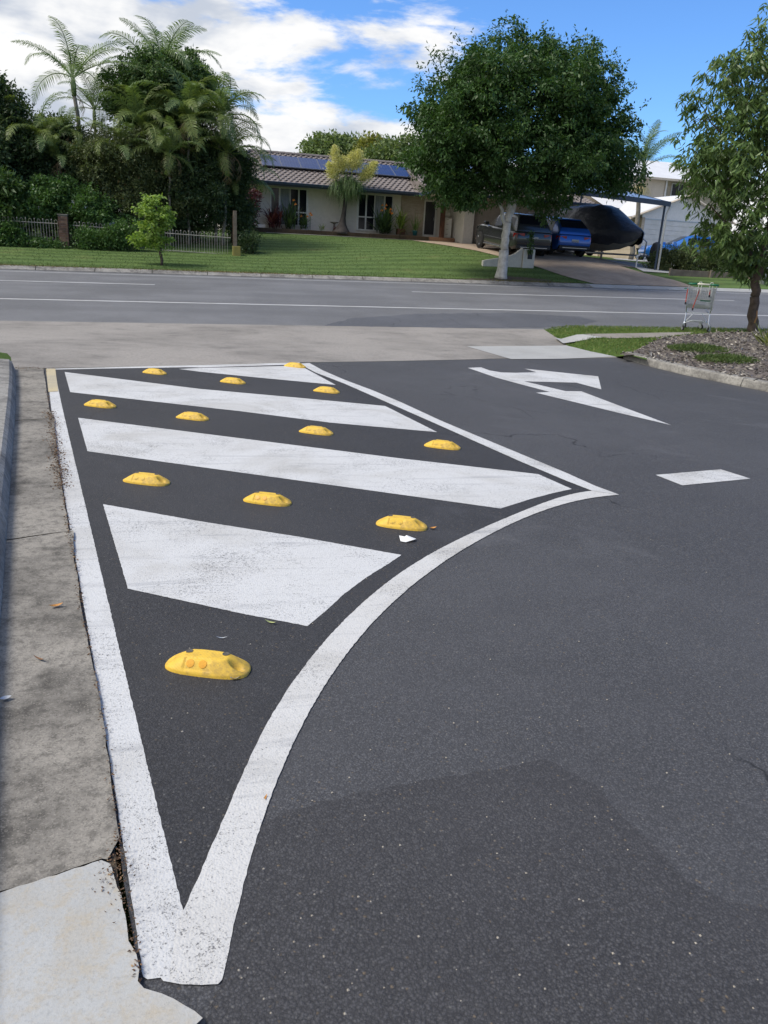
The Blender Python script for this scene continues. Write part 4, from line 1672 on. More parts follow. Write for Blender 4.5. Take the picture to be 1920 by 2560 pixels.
# solar panels
def solar():
    t = NT('solar_cells')
    sp = t.add('ShaderNodeSeparateXYZ')
    t.l.new(t.obj, sp.inputs[0])
    fx = t.math('ABSOLUTE', t.math('SUBTRACT', t.math('FRACT', t.math('MULTIPLY', sp.outputs[0], 6.1)), .5))
    fy = t.math('ABSOLUTE', t.math('SUBTRACT', t.math('FRACT', t.math('MULTIPLY', sp.outputs[1], 6.1)), .5))
    f = t.math('MAXIMUM', t.ramp(fx, .46, .48), t.ramp(fy, .46, .48))
    t.pbr(t.mix(f, (.014, .028, .10), (.08, .11, .20)), .32, 0, None, .35)
    return t.done()


M_SOLAR = solar()
PW, PL = 1.07, 1.86
SPM = MB().box(.02, PW - .02, .02, PL - .02, 0, .036).mesh('solar_glass', M_SOLAR)
SFM = MB().box(0, PW, 0, .02, -.01, .04).box(0, PW, PL - .02, PL, -.01, .04).box(0, .02, .02, PL - .02, -.01, .04).box(PW - .02, PW, .02, PL - .02, -.01, .04).box(.02, PW - .02, PL / 2 - .008, PL / 2 + .008, .0, .0385).mesh('panel_frame', simple('dim_aluminium', (.20, .22, .27), None, 10, .5, .3, bump=0))
for k in range(8):
    d_ = 2.08
    mt = Matrix.Translation((4.62 + k * 1.085, 44.35 + su.y * d_ - .04, 4.56 + su.z * d_ + .12)) @ rot
    o = bpy.data.objects.new('solar_panel', SPM)
    COL.objects.link(o)
    o.parent = ROOF
    o.matrix_local = mt
    link('panel_frame', SFM, o)
# white drawer cabinet with a round fan on top, on the porch
a, b = U(1104, 598, 44.45), U(1132, 546, 44.45)
cab = thing('drawer_cabinet', 'cream metal drawer cabinet standing by the front door', 'cabinet', (a.x + .28, 44.7, 2.281))
hgt = b.z - 2.28
MB().box(-.27, .27, -.22, .22, 0, hgt).build('carcass', M_WHITEP, cab, bevel=.01)
for k in range(4):
    dz_ = hgt / 4
    dr = MB().box(-.255, .255, -.238, -.222, k * dz_ + .015, (k + 1) * dz_ - .015).build('drawer', M_WHITEP, cab, bevel=.004)
    MB().box(-.06, .06, -.250, -.239, k * dz_ + dz_ * .72, k * dz_ + dz_ * .78).build('handle', M_BLACKP, dr)
fan = thing('round_fan', 'small round white fan on top of the drawer cabinet', 'fan', (a.x + .33, 44.7, 2.281 + hgt))
MB().lathe([(.0001, -.03), (.15, -.03), (.16, 0), (.15, .03), (.0001, .035)], 20, (0, 0, .20), 'Y').build('fan_head', M_WHITEP, fan, True)
MB().lathe([(.09, 0), (.09, .015), (.02, .03), (.02, .09), (.0001, .09)], 14).build('stand', M_WHITEP, fan)
# garden bed edging sleepers, soil and mowing strip
EDG = thing('garden_edging', 'low dark timber sleeper edging along the garden bed below the windows', 'edging', (8, 44, 1.9))
for k in range(6):
    x0 = 3.4 + k * 1.72
    MB().box(x0 + .01, x0 + 1.71, 43.93, 44.05, Z(x0, 44) - .1, Z(x0, 44) + .24).build('sleeper', M_DKTIMBER, EDG, bevel=.01).location = (-8, -44, -1.9)
structure(sheet('garden_bed', [(2.5, 44.05), (13.7, 44.05), (13.7, 45.5), (2.5, 45.5)], .2, M_DIRT))
structure(sheet('mowing_strip', resample([(4.6, 43.62), (15.4, 43.62)], 1.0) + resample([(15.4, 43.76), (4.6, 43.76)], 1.0), .03, M_SLAB))

# ================================================================== GARDEN PLANTS BY THE HOUSE
M_CORDY = leafmat('cordyline_leaf', (.055, .016, .022), (.13, .035, .045), .2, .5, (.20, .10, .07))
M_BOP = leafmat('bird_of_paradise_leaf', (.03, .06, .025), (.07, .12, .045), .2, .5)
M_FLOWER = simple('orange_flower', (.75, .28, .05), (.6, .2, .04), 10, .6)
M_PONY = leafmat('ponytail_leaf', (.05, .10, .03), (.11, .18, .05), .3, .5)
M_PLUME = leafmat('cream_plume', (0.531, 0.506, 0.215), (0.784, 0.734, 0.354), .3, .8)
M_YG = leafmat('yellow_green_leaf', (.09, .14, .03), (.18, .24, .06), .35, .5)


def strap_curve(P, d0, L, w, n, rng, sag):
    """curved strap leaf strips: returns verts, quads"""
    V, F = [], []
    k = 5
    for i in range(len(P)):
        d = Vector(d0[i]).normalized()
        side = d.cross(Vector((0, 0, 1)))
        side = side.normalized() if side.length > 1e-3 else Vector((1, 0, 0))
        p = Vector(P[i])
        b = len(V)
        for j in range(k + 1):
            t = j / k
            ww = w * (1 - t) ** .6 * (.5 + t if t < .4 else 1) * .5
            V.append(tuple(p + side * ww))
            V.append(tuple(p - side * ww))
            d = (d + Vector((0, 0, -sag / k))).normalized()
            p = p + d * (L[i] / k)
        for j in range(k):
            F.append((b + 2 * j, b + 2 * j + 1, b + 2 * j + 3, b + 2 * j + 2))
    return np.array(V), np.array(F)


def strap_plant(name, x, y, u, rad, h, n, mat, lab, cat='plant', w=.06, sag=.9, seed=1, flowers=0, parent=None, base=None, spread=.8):
    rng = np.random.default_rng(seed)
    b = U(x, y, u) if base is None else Vector(base)
    z0 = b.z
    root = parent or thing(name, lab, cat, (b.x, b.y, z0))
    P = rng.normal(size=(n, 3)) * rad * .28
    P[:, 2] = np.abs(rng.random(n)) * h * .45
    d = rng.normal(size=(n, 3)) * spread
    d[:, 2] = .6 + rng.random(n) * 1.2
    L = h * (.45 + .5 * rng.random(n))
    V, F = strap_curve(P, d, L, w, n, rng, sag)
    link('leaves', mesh_np('leaves', V, F, mat, np.repeat(rng.random(n), 5)), root)
    for k in range(flowers):
        a = rng.normal(size=2) * rad * .45
        zz = h * (.75 + .35 * rng.random())
        fl = MB().tube([(a[0], a[1], 0), (a[0], a[1], zz)], .012, 4)
        fl.build('stalk', M_PONY, root)
        MB().add([(a[0], a[1], zz), (a[0] + .14, a[1] - .02, zz + .05), (a[0] + .05, a[1] - .02, zz + .14), (a[0] - .03, a[1], zz + .12), (a[0] + .02, a[1] + .03, zz + .06)], [(0, 1, 4), (0, 2, 4), (0, 3, 4), (1, 2, 4)]).build('flower', M_FLOWER, root)
    return root


strap_plant('cordyline', 686, 572, 44.7, .55, 1.25, 130, M_CORDY, 'dark red cordyline bush under the house window beside the white trough', w=.09, seed=2)
strap_plant('bird_of_paradise', 725, 574, 44.6, .42, 1.35, 90, M_BOP, 'tall dark green clump with orange flowers in front of the curtained window', w=.10, seed=3, flowers=3, sag=.5, spread=.45)
strap_plant('bird_of_paradise', 758, 576, 44.5, .38, .85, 60, M_BOP, 'shorter clump with orange flowers at the window corner beside bare wall', w=.07, seed=4, flowers=4, sag=.6, spread=.6)
strap_plant('bird_of_paradise', 958, 584, 44.5, .62, 1.35, 170, M_BOP, 'broad round clump with orange flowers between the thick trunk and the brick panel', w=.08, seed=5, flowers=8, sag=.6, spread=.75)
strap_plant('grass_tuft', 805, 578, 44.4, .2, .42, 50, M_YG, 'small pale grass tuft against the bare house wall', w=.03, seed=6)
strap_plant('grass_tuft', 838, 580, 44.3, .15, .36, 40, M_CORDY, 'small reddish tuft at the foot of the swollen trunk', w=.04, seed=7)
for sx, sy, ex_, ey_, lab in ((806, 552, 783, 545, 'long dark leaf arching against the house wall'),):
    pass
# bird bath
p = U(836, 576, 44.6)
BB = thing('bird_bath', 'small stone bird bath against the house wall beside the swollen trunk', 'bird bath', (p.x, 44.7, p.z - .1))
MB().lathe([(.12, 0), (.12, .05), (.06, .1), (.05, .42), (.08, .46)], 14).build('pedestal', M_GUT, BB, True)
MB().lathe([(.05, .44), (.22, .50), (.24, .54), (.21, .54), (.0001, .50)], 18).build('bowl', M_GUT, BB, True)
# white trough under the left end of the window
a = U(640, 560, 44.5)
TRG = thing('planter_trough', 'long white trough on the garden bed left of the red cordyline', 'planter', (a.x, 44.6, Z(a.x, 44.6) + .2))
MB().box(-.75, .5, -.14, .14, 0, .20).build('trough_body', M_WHITEP, TRG, bevel=.01)
MB().box(-.70, .45, -.10, .10, .18, .215).build('soil', M_DIRT, TRG)
# potted plants on the brick panel side
p = U(1002, 586, 44.4)
POT = thing('potted_palm', 'bushy potted palm in a square brown planter beside the front door', 'potted plant', (p.x, 44.5, p.z))
MB().box(-.22, .22, -.2, .2, 0, .30).build('pot', M_REDTIMBER, POT, bevel=.015)
strap_plant('x', 0, 0, 0, .42, 1.55, 80, M_YG, '', parent=POT, base=(0, 0, 0), w=.07, sag=1.3, seed=8, spread=.5)
p = U(1038, 589, 44.3)
POT = thing('potted_plant', 'slim upright plant in a teal pot beside the front door', 'potted plant', (p.x, 44.4, p.z))
MB().lathe([(.11, 0), (.15, .22), (.165, .23), (.165, .26), (.14, .26), (.12, .2)], 16).build('pot', simple('teal_glaze', (.03, .16, .20), None, 8, .3), POT, True)
strap_plant('x', 0, 0, 0, .22, 1.25, 40, M_PONY, '', parent=POT, base=(0, 0, .1), w=.035, sag=.9, seed=9, spread=.35)

# ponytail palm with cream plumes
b = U(852, 580, 44.35)
t_ = U(866, 486, 44.35)
PP = thing('ponytail_palm', 'ponytail palm with swollen dark base and upright cream flower plumes', 'palm', (b.x, 44.35, b.z))
hh = t_.z - b.z
dx_ = t_.x - b.x
MB().loft([[(dx_ * min(1, max(0, z / hh)) ** .8 + r * math.cos(a), r * math.sin(a), z) for a in np.linspace(0, 2 * math.pi, 13)[:-1]]
           for z, r in ((-.1, .55), (.05, .48), (.2, .34), (.4, .22), (.7, .15), (1.1, .12), (hh, .10), (hh + .3, .08))]).build('trunk', simple('ponytail_trunk', (.06, .052, .048), (.035, .03, .028), 6, .9, bump=.7, bscale=18, bdist=.02), PP, True)
rng = np.random.default_rng(12)
heads = [(dx_, 0, hh + .25), (dx_ - .45, .1, hh + .55), (dx_ + .45, -.1, hh + .55), (dx_ + .1, .1, hh + .8)]
for hx in heads[1:]:
    MB().tube([(dx_, 0, hh), hx], [.1, .07], 7).build('branch', M_PALMBARK, PP)
for i, hx in enumerate(heads):
    n = 260
    P = np.repeat(np.array([hx]), n, 0) + rng.normal(size=(n, 3)) * .10
    d = rng.normal(size=(n, 3))
    d[:, 2] = np.abs(d[:, 2]) * .8 + .25
    V, F = strap_curve(P, d, .75 + .55 * rng.random(n), .026, n, rng, 3.0)
    link('leaf_head', mesh_np('leaf_head', V, F, M_PONY, np.repeat(rng.random(n), 5)), PP)
for (sx, sy, ex_, ey_) in ((845, 430, 836, 366), (858, 425, 858, 395), (880, 425, 880, 385), (893, 420, 898, 378), (838, 445, 822, 410), (910, 440, 940, 408), (902, 450, 932, 425)):
    A = U(sx, sy, 44.35) - Vector((b.x, 44.35, b.z))
    B = U(ex_, ey_, 44.35) - Vector((b.x, 44.35, b.z))
    pl = MB().tube([A - Vector((0, 0, .3)), A, B], [.02, .02, .005], 5).build('flower_stalk', M_PLUME, PP)
    n = 2300
    t = rng.random(n) ** .8
    rr = (.25 * np.sin(np.pi * np.clip(t * .8 + .15, 0, 1)) + .015)
    ofs = rng.normal(size=(n, 3)) * rr[:, None] * .55
    P = np.array(A)[None] * (1 - t[:, None]) + np.array(B)[None] * t[:, None] + ofs
    d = ofs * 2 + rng.normal(size=(n, 3)) * .3 + np.array([0, 0, .5])
    link('plume', leaf_mesh('plume', P, d, rng.uniform(.05, .12, n), np.full(n, .03), M_PLUME, rng), pl)

# ================================================================== FENCE, PILLAR, POST ON THE LEFT
M_FENCE = simple('cream_painted_steel', (.36, .34, .295), (.27, .25, .22), 6, .5, bump=.05)
BOW = MB()
hb = .92
BOW.tube([(0, 0, 0), (0, 0, hb - .05)] + [(.0525 - .0525 * math.cos(a), 0, hb - .05 + .06 * math.sin(a)) for a in np.linspace(.3, math.pi - .3, 7)] + [(.105, 0, hb - .05), (.105, 0, 0)], .0095, 5)
BOW_ME = BOW.mesh('hoop', M_FENCE)
SPEAR = MB().tube([(0, 0, 0), (0, 0, hb - .03)], .0095, 5)
SPEAR.lathe([(.010, hb - .03), (.024, hb - .01), (.024, hb + .01), (.006, hb + .04)], 8)
SPEAR_ME = SPEAR.mesh('picket', M_FENCE)


def fence_panel(x0, x1, u, z0, z1, lab):
    f = thing('bow_top_fence', lab, 'fence', (x0, u, z0), 0, 'bow top fence panels along the garden')
    L_ = x1 - x0
    for zz in (.12, hb - .13):
        MB().tube([(0, 0, zz), (L_, 0, zz + (z1 - z0))], .017, 4).build('rail', M_FENCE, f)
    x, k = .05, 0
    while x < L_ - .1:
        zz = (z1 - z0) * x / L_
        if k % 2 == 0:
            link('hoop', BOW_ME, f, loc=(x, -.0, zz))
            x += .21
        else:
            link('picket', SPEAR_ME, f, loc=(x, 0, zz))
            x += .105
        k += 1
    return f


FU_ = 34.85
xa, xb = U(30, 620, FU_), U(149, 620, FU_)
xc, xd = U(186, 620, FU_), U(300, 630, FU_)
xe, xf = U(420, 635, FU_), U(577, 640, FU_)
fence_panel(xa.x - 2.5, xb.x, FU_, .93, .93, 'cream bow top steel fence panel tangled in shrubs left of the brick pillar')
fence_panel(xc.x, xd.x + .9, FU_, .90, .86, 'cream bow top steel fence panel overgrown by creeper right of the brick pillar')
fence_panel(xe.x - .35, xf.x, FU_, .82, .78, 'clear cream bow top steel fence panel beside the tall timber post')
# brick pillar
pb = U(163, 616, FU_)
PIL = thing('brick_pillar', 'short brown brick pillar between two bow top fence panels', 'pillar', (pb.x, FU_, .88))
MB().box(-.155, .155, -.155, .155, -.1, 1.16).build('mortar', simple('mortar', (.24, .22, .20), None, 5, .95), PIL)
BR = MB().box(-.115, .115, -.055, .055, -.038, .038)
BRM = [BR.mesh('brick', simple('brown_brick_%d' % i, c, tuple(x * .6 for x in c), 8, .9)) for i, c in enumerate(((.20, .115, .08), (.26, .165, .115), (.15, .09, .07)))]
rg = random.Random(8)
for c_ in range(13):
    z = .045 + c_ * .087
    for k in range(4):
        o = link('brick', rg.choice(BRM), PIL)
        a = k * math.pi / 2 + (0 if c_ % 2 else 0)
        m_ = Matrix.Rotation(a, 4, 'Z') @ Matrix.Translation(((-.055 if c_ % 2 else .055), -.117 + rg.uniform(-.003, .003), z))
        o.matrix_local = m_
MB().box(-.19, .19, -.19, .19, 1.165, 1.21).build('cap', M_GUT, PIL, bevel=.01)
# timber post and olive block
pp = U(590, 642, 34.9)
tp_ = U(587, 527, 34.9)
POST = thing('timber_post', 'tall weathered timber gate post at the end of the bow top fence', 'post', (pp.x - .03, 34.95, .72))
MB().box(-.075, .075, -.075, .075, -.1, tp_.z - .72).build('post_shaft', M_TIMBER, POST, bevel=.01)
MB().box(-.10, -.077, -.06, .06, .2, tp_.z - .9).build('side_batten', M_DKTIMBER, POST)
a, b = U(582, 648, 34.4), U(601, 616, 34.4)
BLK = MB().box(a.x, b.x, 34.3, 34.62, a.z - .05, b.z).build('painted_block', simple('mustard_paint', (.30, .25, .07), (.22, .19, .06), 4, .8), bevel=.012)
tag(BLK, 'mustard painted block at the foot of the timber gate post', 'block')

# ================================================================== TREES AND SHRUBS
M_BIGLEAF = leafmat('street_tree_leaf', (0.028, 0.070, 0.020), (0.070, 0.138, 0.034), .28, .45, (.13, .19, .035))
M_RTLEAF = leafmat('drooping_leaf', (0.063, 0.118, 0.039), (0.152, 0.228, 0.071), .28, .38)
M_YOUNG = leafmat('young_leaf', (0.154, 0.264, 0.050), (0.297, 0.407, 0.094), .4, .45)
M_DARKSH = leafmat('dark_shrub_leaf', (0.030, 0.058, 0.025), (0.070, 0.111, 0.041), .22, .5)
M_MIDSH = leafmat('mid_shrub_leaf', (0.042, 0.086, 0.027), (0.093, 0.157, 0.045), .28, .5)
M_BROWNSH = leafmat('bronze_shrub_leaf', (0.058, 0.085, 0.035), (0.138, 0.163, 0.062), .25, .5, (.16, .10, .045))
M_CREEP = leafmat('creeper_leaf', (0.048, 0.108, 0.029), (0.102, 0.189, 0.052), .3, .5)
M_FROND = leafmat('palm_frond_leaf', (0.098, 0.158, 0.060), (0.210, 0.285, 0.112), .3, .4)
M_FRONDY = leafmat('golden_frond_leaf', (0.118, 0.173, 0.049), (0.235, 0.289, 0.090), .3, .45)
M_FRONDB = leafmat('dead_frond_leaf', (.16, .115, .065), (.26, .19, .11), .2, .8)
M_BACK = leafmat('far_tree_leaf', (0.099, 0.151, 0.057), (0.195, 0.255, 0.099), .28, .6)
M_BACKY = leafmat('far_yellow_tree_leaf', (0.169, 0.182, 0.039), (0.312, 0.312, 0.078), .3, .6)


def tree_limbs(root, base, forks, mat, seed, r0, wob=.05):
    """forks: list of (start index or None, end point, r0, r1); joined trunk mesh in local coordinates"""
    rng_ = random.Random(seed)
    m = MB()
    for a, b, ra, rb in forks:
        p, r = limb(a, b, ra, rb, rng_, 6, wob)
        m.tube(p, r, 8)
    return m.build('trunk', mat, root, True)


# big street tree with white trunk
ub = 29.75
bs = D(1083, 597, ub)
BT = thing('street_tree', 'large dark green round crowned tree with white trunk on the far verge', 'tree', (bs.x, ub, bs.z - .02))
O = Vector((bs.x, ub, bs.z - .02))


def rel(x, y, u, o):
    return D(x, y, u) - o


t1 = rel(1096, 480, ub, O)
t2 = rel(1104, 430, ub, O)
forks = [((0, 0, -.1), rel(1090, 540, ub, O), .19, .165), (rel(1090, 540, ub, O), t1, .165, .16), (t1, t2, .15, .12),
         (t2, rel(1085, 340, ub, O) + Vector((0, .3, 0)), .13, .05), (t2, rel(1060, 360, ub, O) + Vector((0, -.6, 0)), .09, .03),
         (t1, rel(1118, 425, ub, O), .11, .09), (rel(1118, 425, ub, O), rel(1128, 350, ub, O), .09, .04),
         (rel(1118, 425, ub, O), rel(1160, 372, ub, O), .07, .04), (rel(1095, 500, ub, O), rel(1076, 430, ub, O), .09, .06),
         (rel(1076, 430, ub, O), rel(1010, 330, ub, O), .06, .025), (rel(1160, 372, ub, O), rel(1260, 300, ub, O), .045, .02),
         (rel(1128, 350, ub, O), rel(1150, 200, ub, O), .05, .02), (rel(1085, 340, ub, O), rel(1080, 150, ub, O), .05, .015),
         (t2, rel(1180, 330, ub, O) + Vector((0, 1.4, 0)), .08, .03), (t2, rel(1000, 300, ub, O) + Vector((0, 1.6, 0)), .08, .03)]
tree_limbs(BT, O, forks, M_PALEBARK, 3, .2, .035)
# flared foot
MB().loft([[((r + .02 * math.sin(3 * a + z * 6)) * math.cos(a), (r + .02 * math.sin(3 * a + z * 6)) * math.sin(a), z) for a in np.linspace(0, 2 * math.pi, 17)[:-1]] for z, r in ((-.08, .27), (.06, .235), (.25, .205), (.6, .185), (1.0, .17))]).build('root_flare', M_PALEBARK, BT, True)
lob = []
for (x, y, rx_, ry_, rz_, du) in ((1120, 255, 190, 3.0, 130, 0), (1010, 250, 105, 2.2, 95, -.4), (1240, 260, 110, 2.2, 100, .2), (1090, 160, 110, 2.0, 65, 0), (1200, 175, 95, 2.0, 70, .3),
                                  (1000, 330, 100, 2.0, 65, -.2), (1130, 350, 120, 2.4, 70, -.6), (1270, 330, 90, 2.0, 65, 0), (1310, 270, 55, 1.3, 60, .3), (960, 220, 60, 1.4, 55, 0), (1010, 400, 70, 1.5, 36, -.2), (950, 345, 62, 1.5, 60, 0), (975, 395, 48, 1.2, 34, 0), (945, 395, 36, 1.0, 30, 0), (1325, 375, 50, 1.3, 36, .2), (1340, 340, 40, 1.2, 50, .2),
                                  (1105, 100, 42, .8, 30, 0), (1085, 75, 22, .5, 26, 0), (1290, 385, 75, 1.5, 36, .4), (1180, 400, 70, 1.6, 40, 1.0), (1185, 120, 40, .8, 26, 0), (1270, 165, 40, .8, 32, 0), (940, 160, 35, .7, 32, 0), (1190, 440, 30, .9, 22, 1.4)):
    c = rel(x, y, ub + du, O)
    k = DS * bs.y * 1.06 / 2000 * 1.02
    lob.append((tuple(c), (rx_ * k, ry_, rz_ * k)))
rng = np.random.default_rng(20)
pc, pd = lobes_clumps(lob, 330, rng, .45)
puffs = [(tuple(c), (r * 1.15, r * 1.15, r * .75)) for c, r in zip(pc, rng.uniform(.32, .62, len(pc)))]
foliage('crown', puffs, 4300, 26, .11, .14, .058, M_BIGLEAF, BT, 21, droop=.5, shell=.45)
foliage('inner_crown', lob, 900, 24, .16, .15, .06, M_BIGLEAF, BT, 22, droop=.5, shell=.1)
# stray sprigs on the outline
rng = np.random.default_rng(77)
C, d = lobes_clumps(lob, 420, rng, 1.0)
idx = np.repeat(np.arange(420), 14)
t = np.tile(np.linspace(0, 1, 14), 420)[:, None]
P = C[idx] + d[idx] * t * .38 + np.array([0, 0, 1]) * t * .16 + rng.normal(size=(len(idx), 3)) * .05
dr = d[idx] * .6 + rng.normal(size=(len(idx), 3)) * .7 - np.array([0, 0, .3])
link('crown_sprigs', leaf_mesh('crown_sprigs', P, dr, .13, .05, M_BIGLEAF, rng), BT)

# right tree with drooping leaves
u2 = 16.4
b2 = D(1627, 712, u2)
O2 = Vector((b2.x, u2, b2.z))
RT = thing('drooping_tree', 'tree with long drooping leaves and dark rough trunk beside the mulch bed', 'tree', tuple(O2))
f0 = rel(1640, 565, u2, O2)
forks = [((0, 0, -.15), rel(1630, 640, u2, O2), .125, .105), (rel(1630, 640, u2, O2), f0, .105, .10), (f0, rel(1665, 470, u2, O2), .085, .06), (f0, rel(1600, 520, u2, O2), .05, .03),
         (rel(1665, 470, u2, O2), rel(1655, 300, u2, O2), .06, .03), (rel(1655, 300, u2, O2), rel(1670, 120, u2, O2), .03, .01), (rel(1665, 470, u2, O2), rel(1740, 330, u2, O2), .05, .02),
         (rel(1660, 400, u2, O2), rel(1560, 300, u2, O2), .03, .012), (rel(1600, 520, u2, O2), rel(1530, 440, u2, O2), .03, .01), (rel(1655, 300, u2, O2), rel(1580, 180, u2, O2), .022, .008),
         (rel(1665, 470, u2, O2), rel(1640, 420, u2, O2) + Vector((0, -1.0, .4)), .035, .012), (rel(1655, 350, u2, O2), rel(1700, 280, u2, O2) + Vector((0, 1.2, .4)), .03, .012),
         (rel(1580, 300, u2, O2), rel(1500, 330, u2, O2), .016, .007), (rel(1560, 300, u2, O2), rel(1495, 190, u2, O2), .014, .005)]
tree_limbs(RT, O2, forks, M_BARK, 5, .1, .05)
k2 = DS * 21.3 / 2000
lob = []
for (x, y, rx_, ry_, rz_, du) in ((1680, 330, 150, 1.6, 190, 0), (1640, 180, 85, 1.0, 90, 0), (1590, 280, 70, .9, 75, -.1), (1560, 380, 80, 1.0, 70, 0), (1600, 480, 85, 1.1, 70, -.2), (1560, 350, 85, .9, 40, .1), (1500, 320, 45, .5, 35, 0),
                                  (1490, 215, 22, .3, 28, 0), (1510, 250, 32, .4, 24, 0), (1690, 90, 60, .8, 70, 0), (1560, 520, 60, .9, 45, .1), (1670, 540, 110, 1.2, 60, .3), (1575, 150, 48, .6, 50, 0), (1640, 560, 60, 1.0, 36, .4), (1760, 250, 120, 1.5, 170, .2), (1500, 400, 26, .4, 36, 0), (1590, 560, 45, .7, 30, .2)):
    lob.append((tuple(rel(x, y, u2 + du, O2)), (rx_ * k2, ry_, rz_ * k2)))
rng = np.random.default_rng(31)
ncl = 2300
C, d = lobes_clumps(lob, ncl, rng, .3)
per = 11
idx = np.repeat(np.arange(ncl), per)
ang = rng.random(len(idx)) * 2 * math.pi
spread = .45 + .5 * rng.random(len(idx))
dr = np.stack([np.cos(ang) * spread, np.sin(ang) * spread, -.35 - .8 * rng.random(len(idx))], 1) + d[idx] * .25
P = C[idx] + rng.normal(size=(len(idx), 3)) * .045
ls = .17 * (.65 + .7 * rng.random(len(idx)))
tone = rng.random(ncl)
link('crown', leaf_mesh('crown', P, dr, ls, ls * .25, M_RTLEAF, rng, np.clip(tone[idx] * .55 + rng.random(len(idx)) * .45, 0, 1), .1), RT)
tw = MB()
for i in range(0, ncl, 6):
    a = Vector(C[i])
    tw.tube([a, a - Vector(d[i]) * .35 - Vector((0, 0, .12))], [.004, .008], 4, False)
tw.build('twigs', M_BARK, RT)['kind'] = 'stuff'
MB().tube([(-.062, -.075, .16), (-.062, -.078, .3), (-.055, -.075, .46)], [.02, .045, .012], 7).build('bark_wound', simple('orange_wood', (.36, .20, .09), None, 12, .9), RT)

# young bright tree on the far verge
u3 = 30.6
b3 = D(349, 570, u3)
O3 = Vector((b3.x, u3, b3.z))
YT = thing('young_tree', 'young tree with bright lime green leaves standing alone on the left verge', 'tree', tuple(O3))
forks = [((0, 0, -.1), rel(344, 490, u3, O3), .055, .04), (rel(344, 490, u3, O3), rel(335, 425, u3, O3), .04, .012), (rel(344, 510, u3, O3), rel(310, 490, u3, O3), .02, .008), (rel(343, 480, u3, O3), rel(362, 455, u3, O3), .02, .008)]
tree_limbs(YT, O3, forks, M_BARK, 6, .05, .03)
k3 = DS * 32 / 2000
lob = [(tuple(rel(x, y, u3, O3)), (rx_ * k3, rx_ * k3, rz_ * k3)) for (x, y, rx_, rz_) in ((333, 432, 22, 20), (328, 455, 34, 20), (345, 470, 30, 22), (322, 495, 36, 20), (345, 510, 26, 22), (305, 520, 22, 18), (338, 530, 18, 14), (357, 465, 14, 22))]
rng = np.random.default_rng(8)
C, d = lobes_clumps(lob, 210, rng, .3)
idx = np.repeat(np.arange(210), 12)
ang = rng.random(len(idx)) * 2 * math.pi
dr = np.stack([np.cos(ang), np.sin(ang), -.2 - .6 * rng.random(len(idx))], 1)
P = C[idx] + rng.normal(size=(len(idx), 3)) * .05
link('crown', leaf_mesh('crown', P, dr, rng.uniform(.11, .2, len(idx)), .07, M_YOUNG, rng), YT)


def shrub(name, lab, u, lobes_px, mat, clumps, per=22, L=.11, W=.05, cr=.14, seed=1, droop=.1, cat='shrub', shell=.35, stems=5, bark=M_BARK, flowers=0, depth=.8, base=None):
    x0, y0 = lobes_px[0][:2]
    c0 = D(x0, y0, u)
    gz = Z(c0.x, u) if base is None else base
    o = Vector((c0.x, u, gz))
    root = thing(name, lab, cat, tuple(o))
    k = DS * u * 1.03 / 2000
    lob = [(tuple(D(x, y, u + du) - o), (rx * k, max(.3, rx * k * depth), rz * k)) for (x, y, rx, rz, du) in lobes_px]
    if clumps > 500:
        rngp = np.random.default_rng(seed + 7)
        pc, pd = lobes_clumps(lob, clumps // 11, rngp, .5)
        fol = [(tuple(c), (q * 1.1, q * 1.1, q * .8)) for c, q in zip(pc, rngp.uniform(.22, .55, len(pc)) * (u / 38))]
        foliage('foliage', fol, int(clumps * .8), per, cr * .7, L, W, mat, root, seed, droop + .15, .5)
        foliage('inner_foliage', lob, int(clumps * .35), per, cr, L, W, mat, root, seed + 1, droop, .1)
    else:
        foliage('foliage', lob, clumps, per, cr, L, W, mat, root, seed, droop, shell)
    rr = random.Random(seed)
    st = MB()
    for i in range(stems):
        c, r = lob[i % len(lob)]
        p_, r_ = limb((rr.uniform(-.2, .2), rr.uniform(-.2, .2), -.1), Vector(c), .05 + .02 * (c[2] > 3), .015, rr, 5, .05)
        st.tube(p_, r_, 6)
    st.build('stem', bark, root, True)
    if flowers:
        rngf = np.random.default_rng(seed + 50)
        for i in range(flowers):
            c, r = lob[rngf.integers(len(lob))]
            a = rngf.uniform(-2.6, -.5)
            e = rngf.uniform(-.2, .9)
            p = Vector(c) + Vector((r[0] * math.cos(a) * math.cos(e), r[1] * math.sin(a) * math.cos(e), r[2] * math.sin(e))) * 1.04
            f = MB()
            for q in range(5):
                t0 = q * 2 * math.pi / 5
                f.add([p, p + Vector((.05 * math.cos(t0 - .5), -.02, .05 * math.sin(t0 - .5))), p + Vector((.085 * math.cos(t0), -.035, .085 * math.sin(t0))), p + Vector((.05 * math.cos(t0 + .5), -.02, .05 * math.sin(t0 + .5)))], [(0, 1, 2, 3)])
            f.build('flower', M_PAPER, root)
    return root


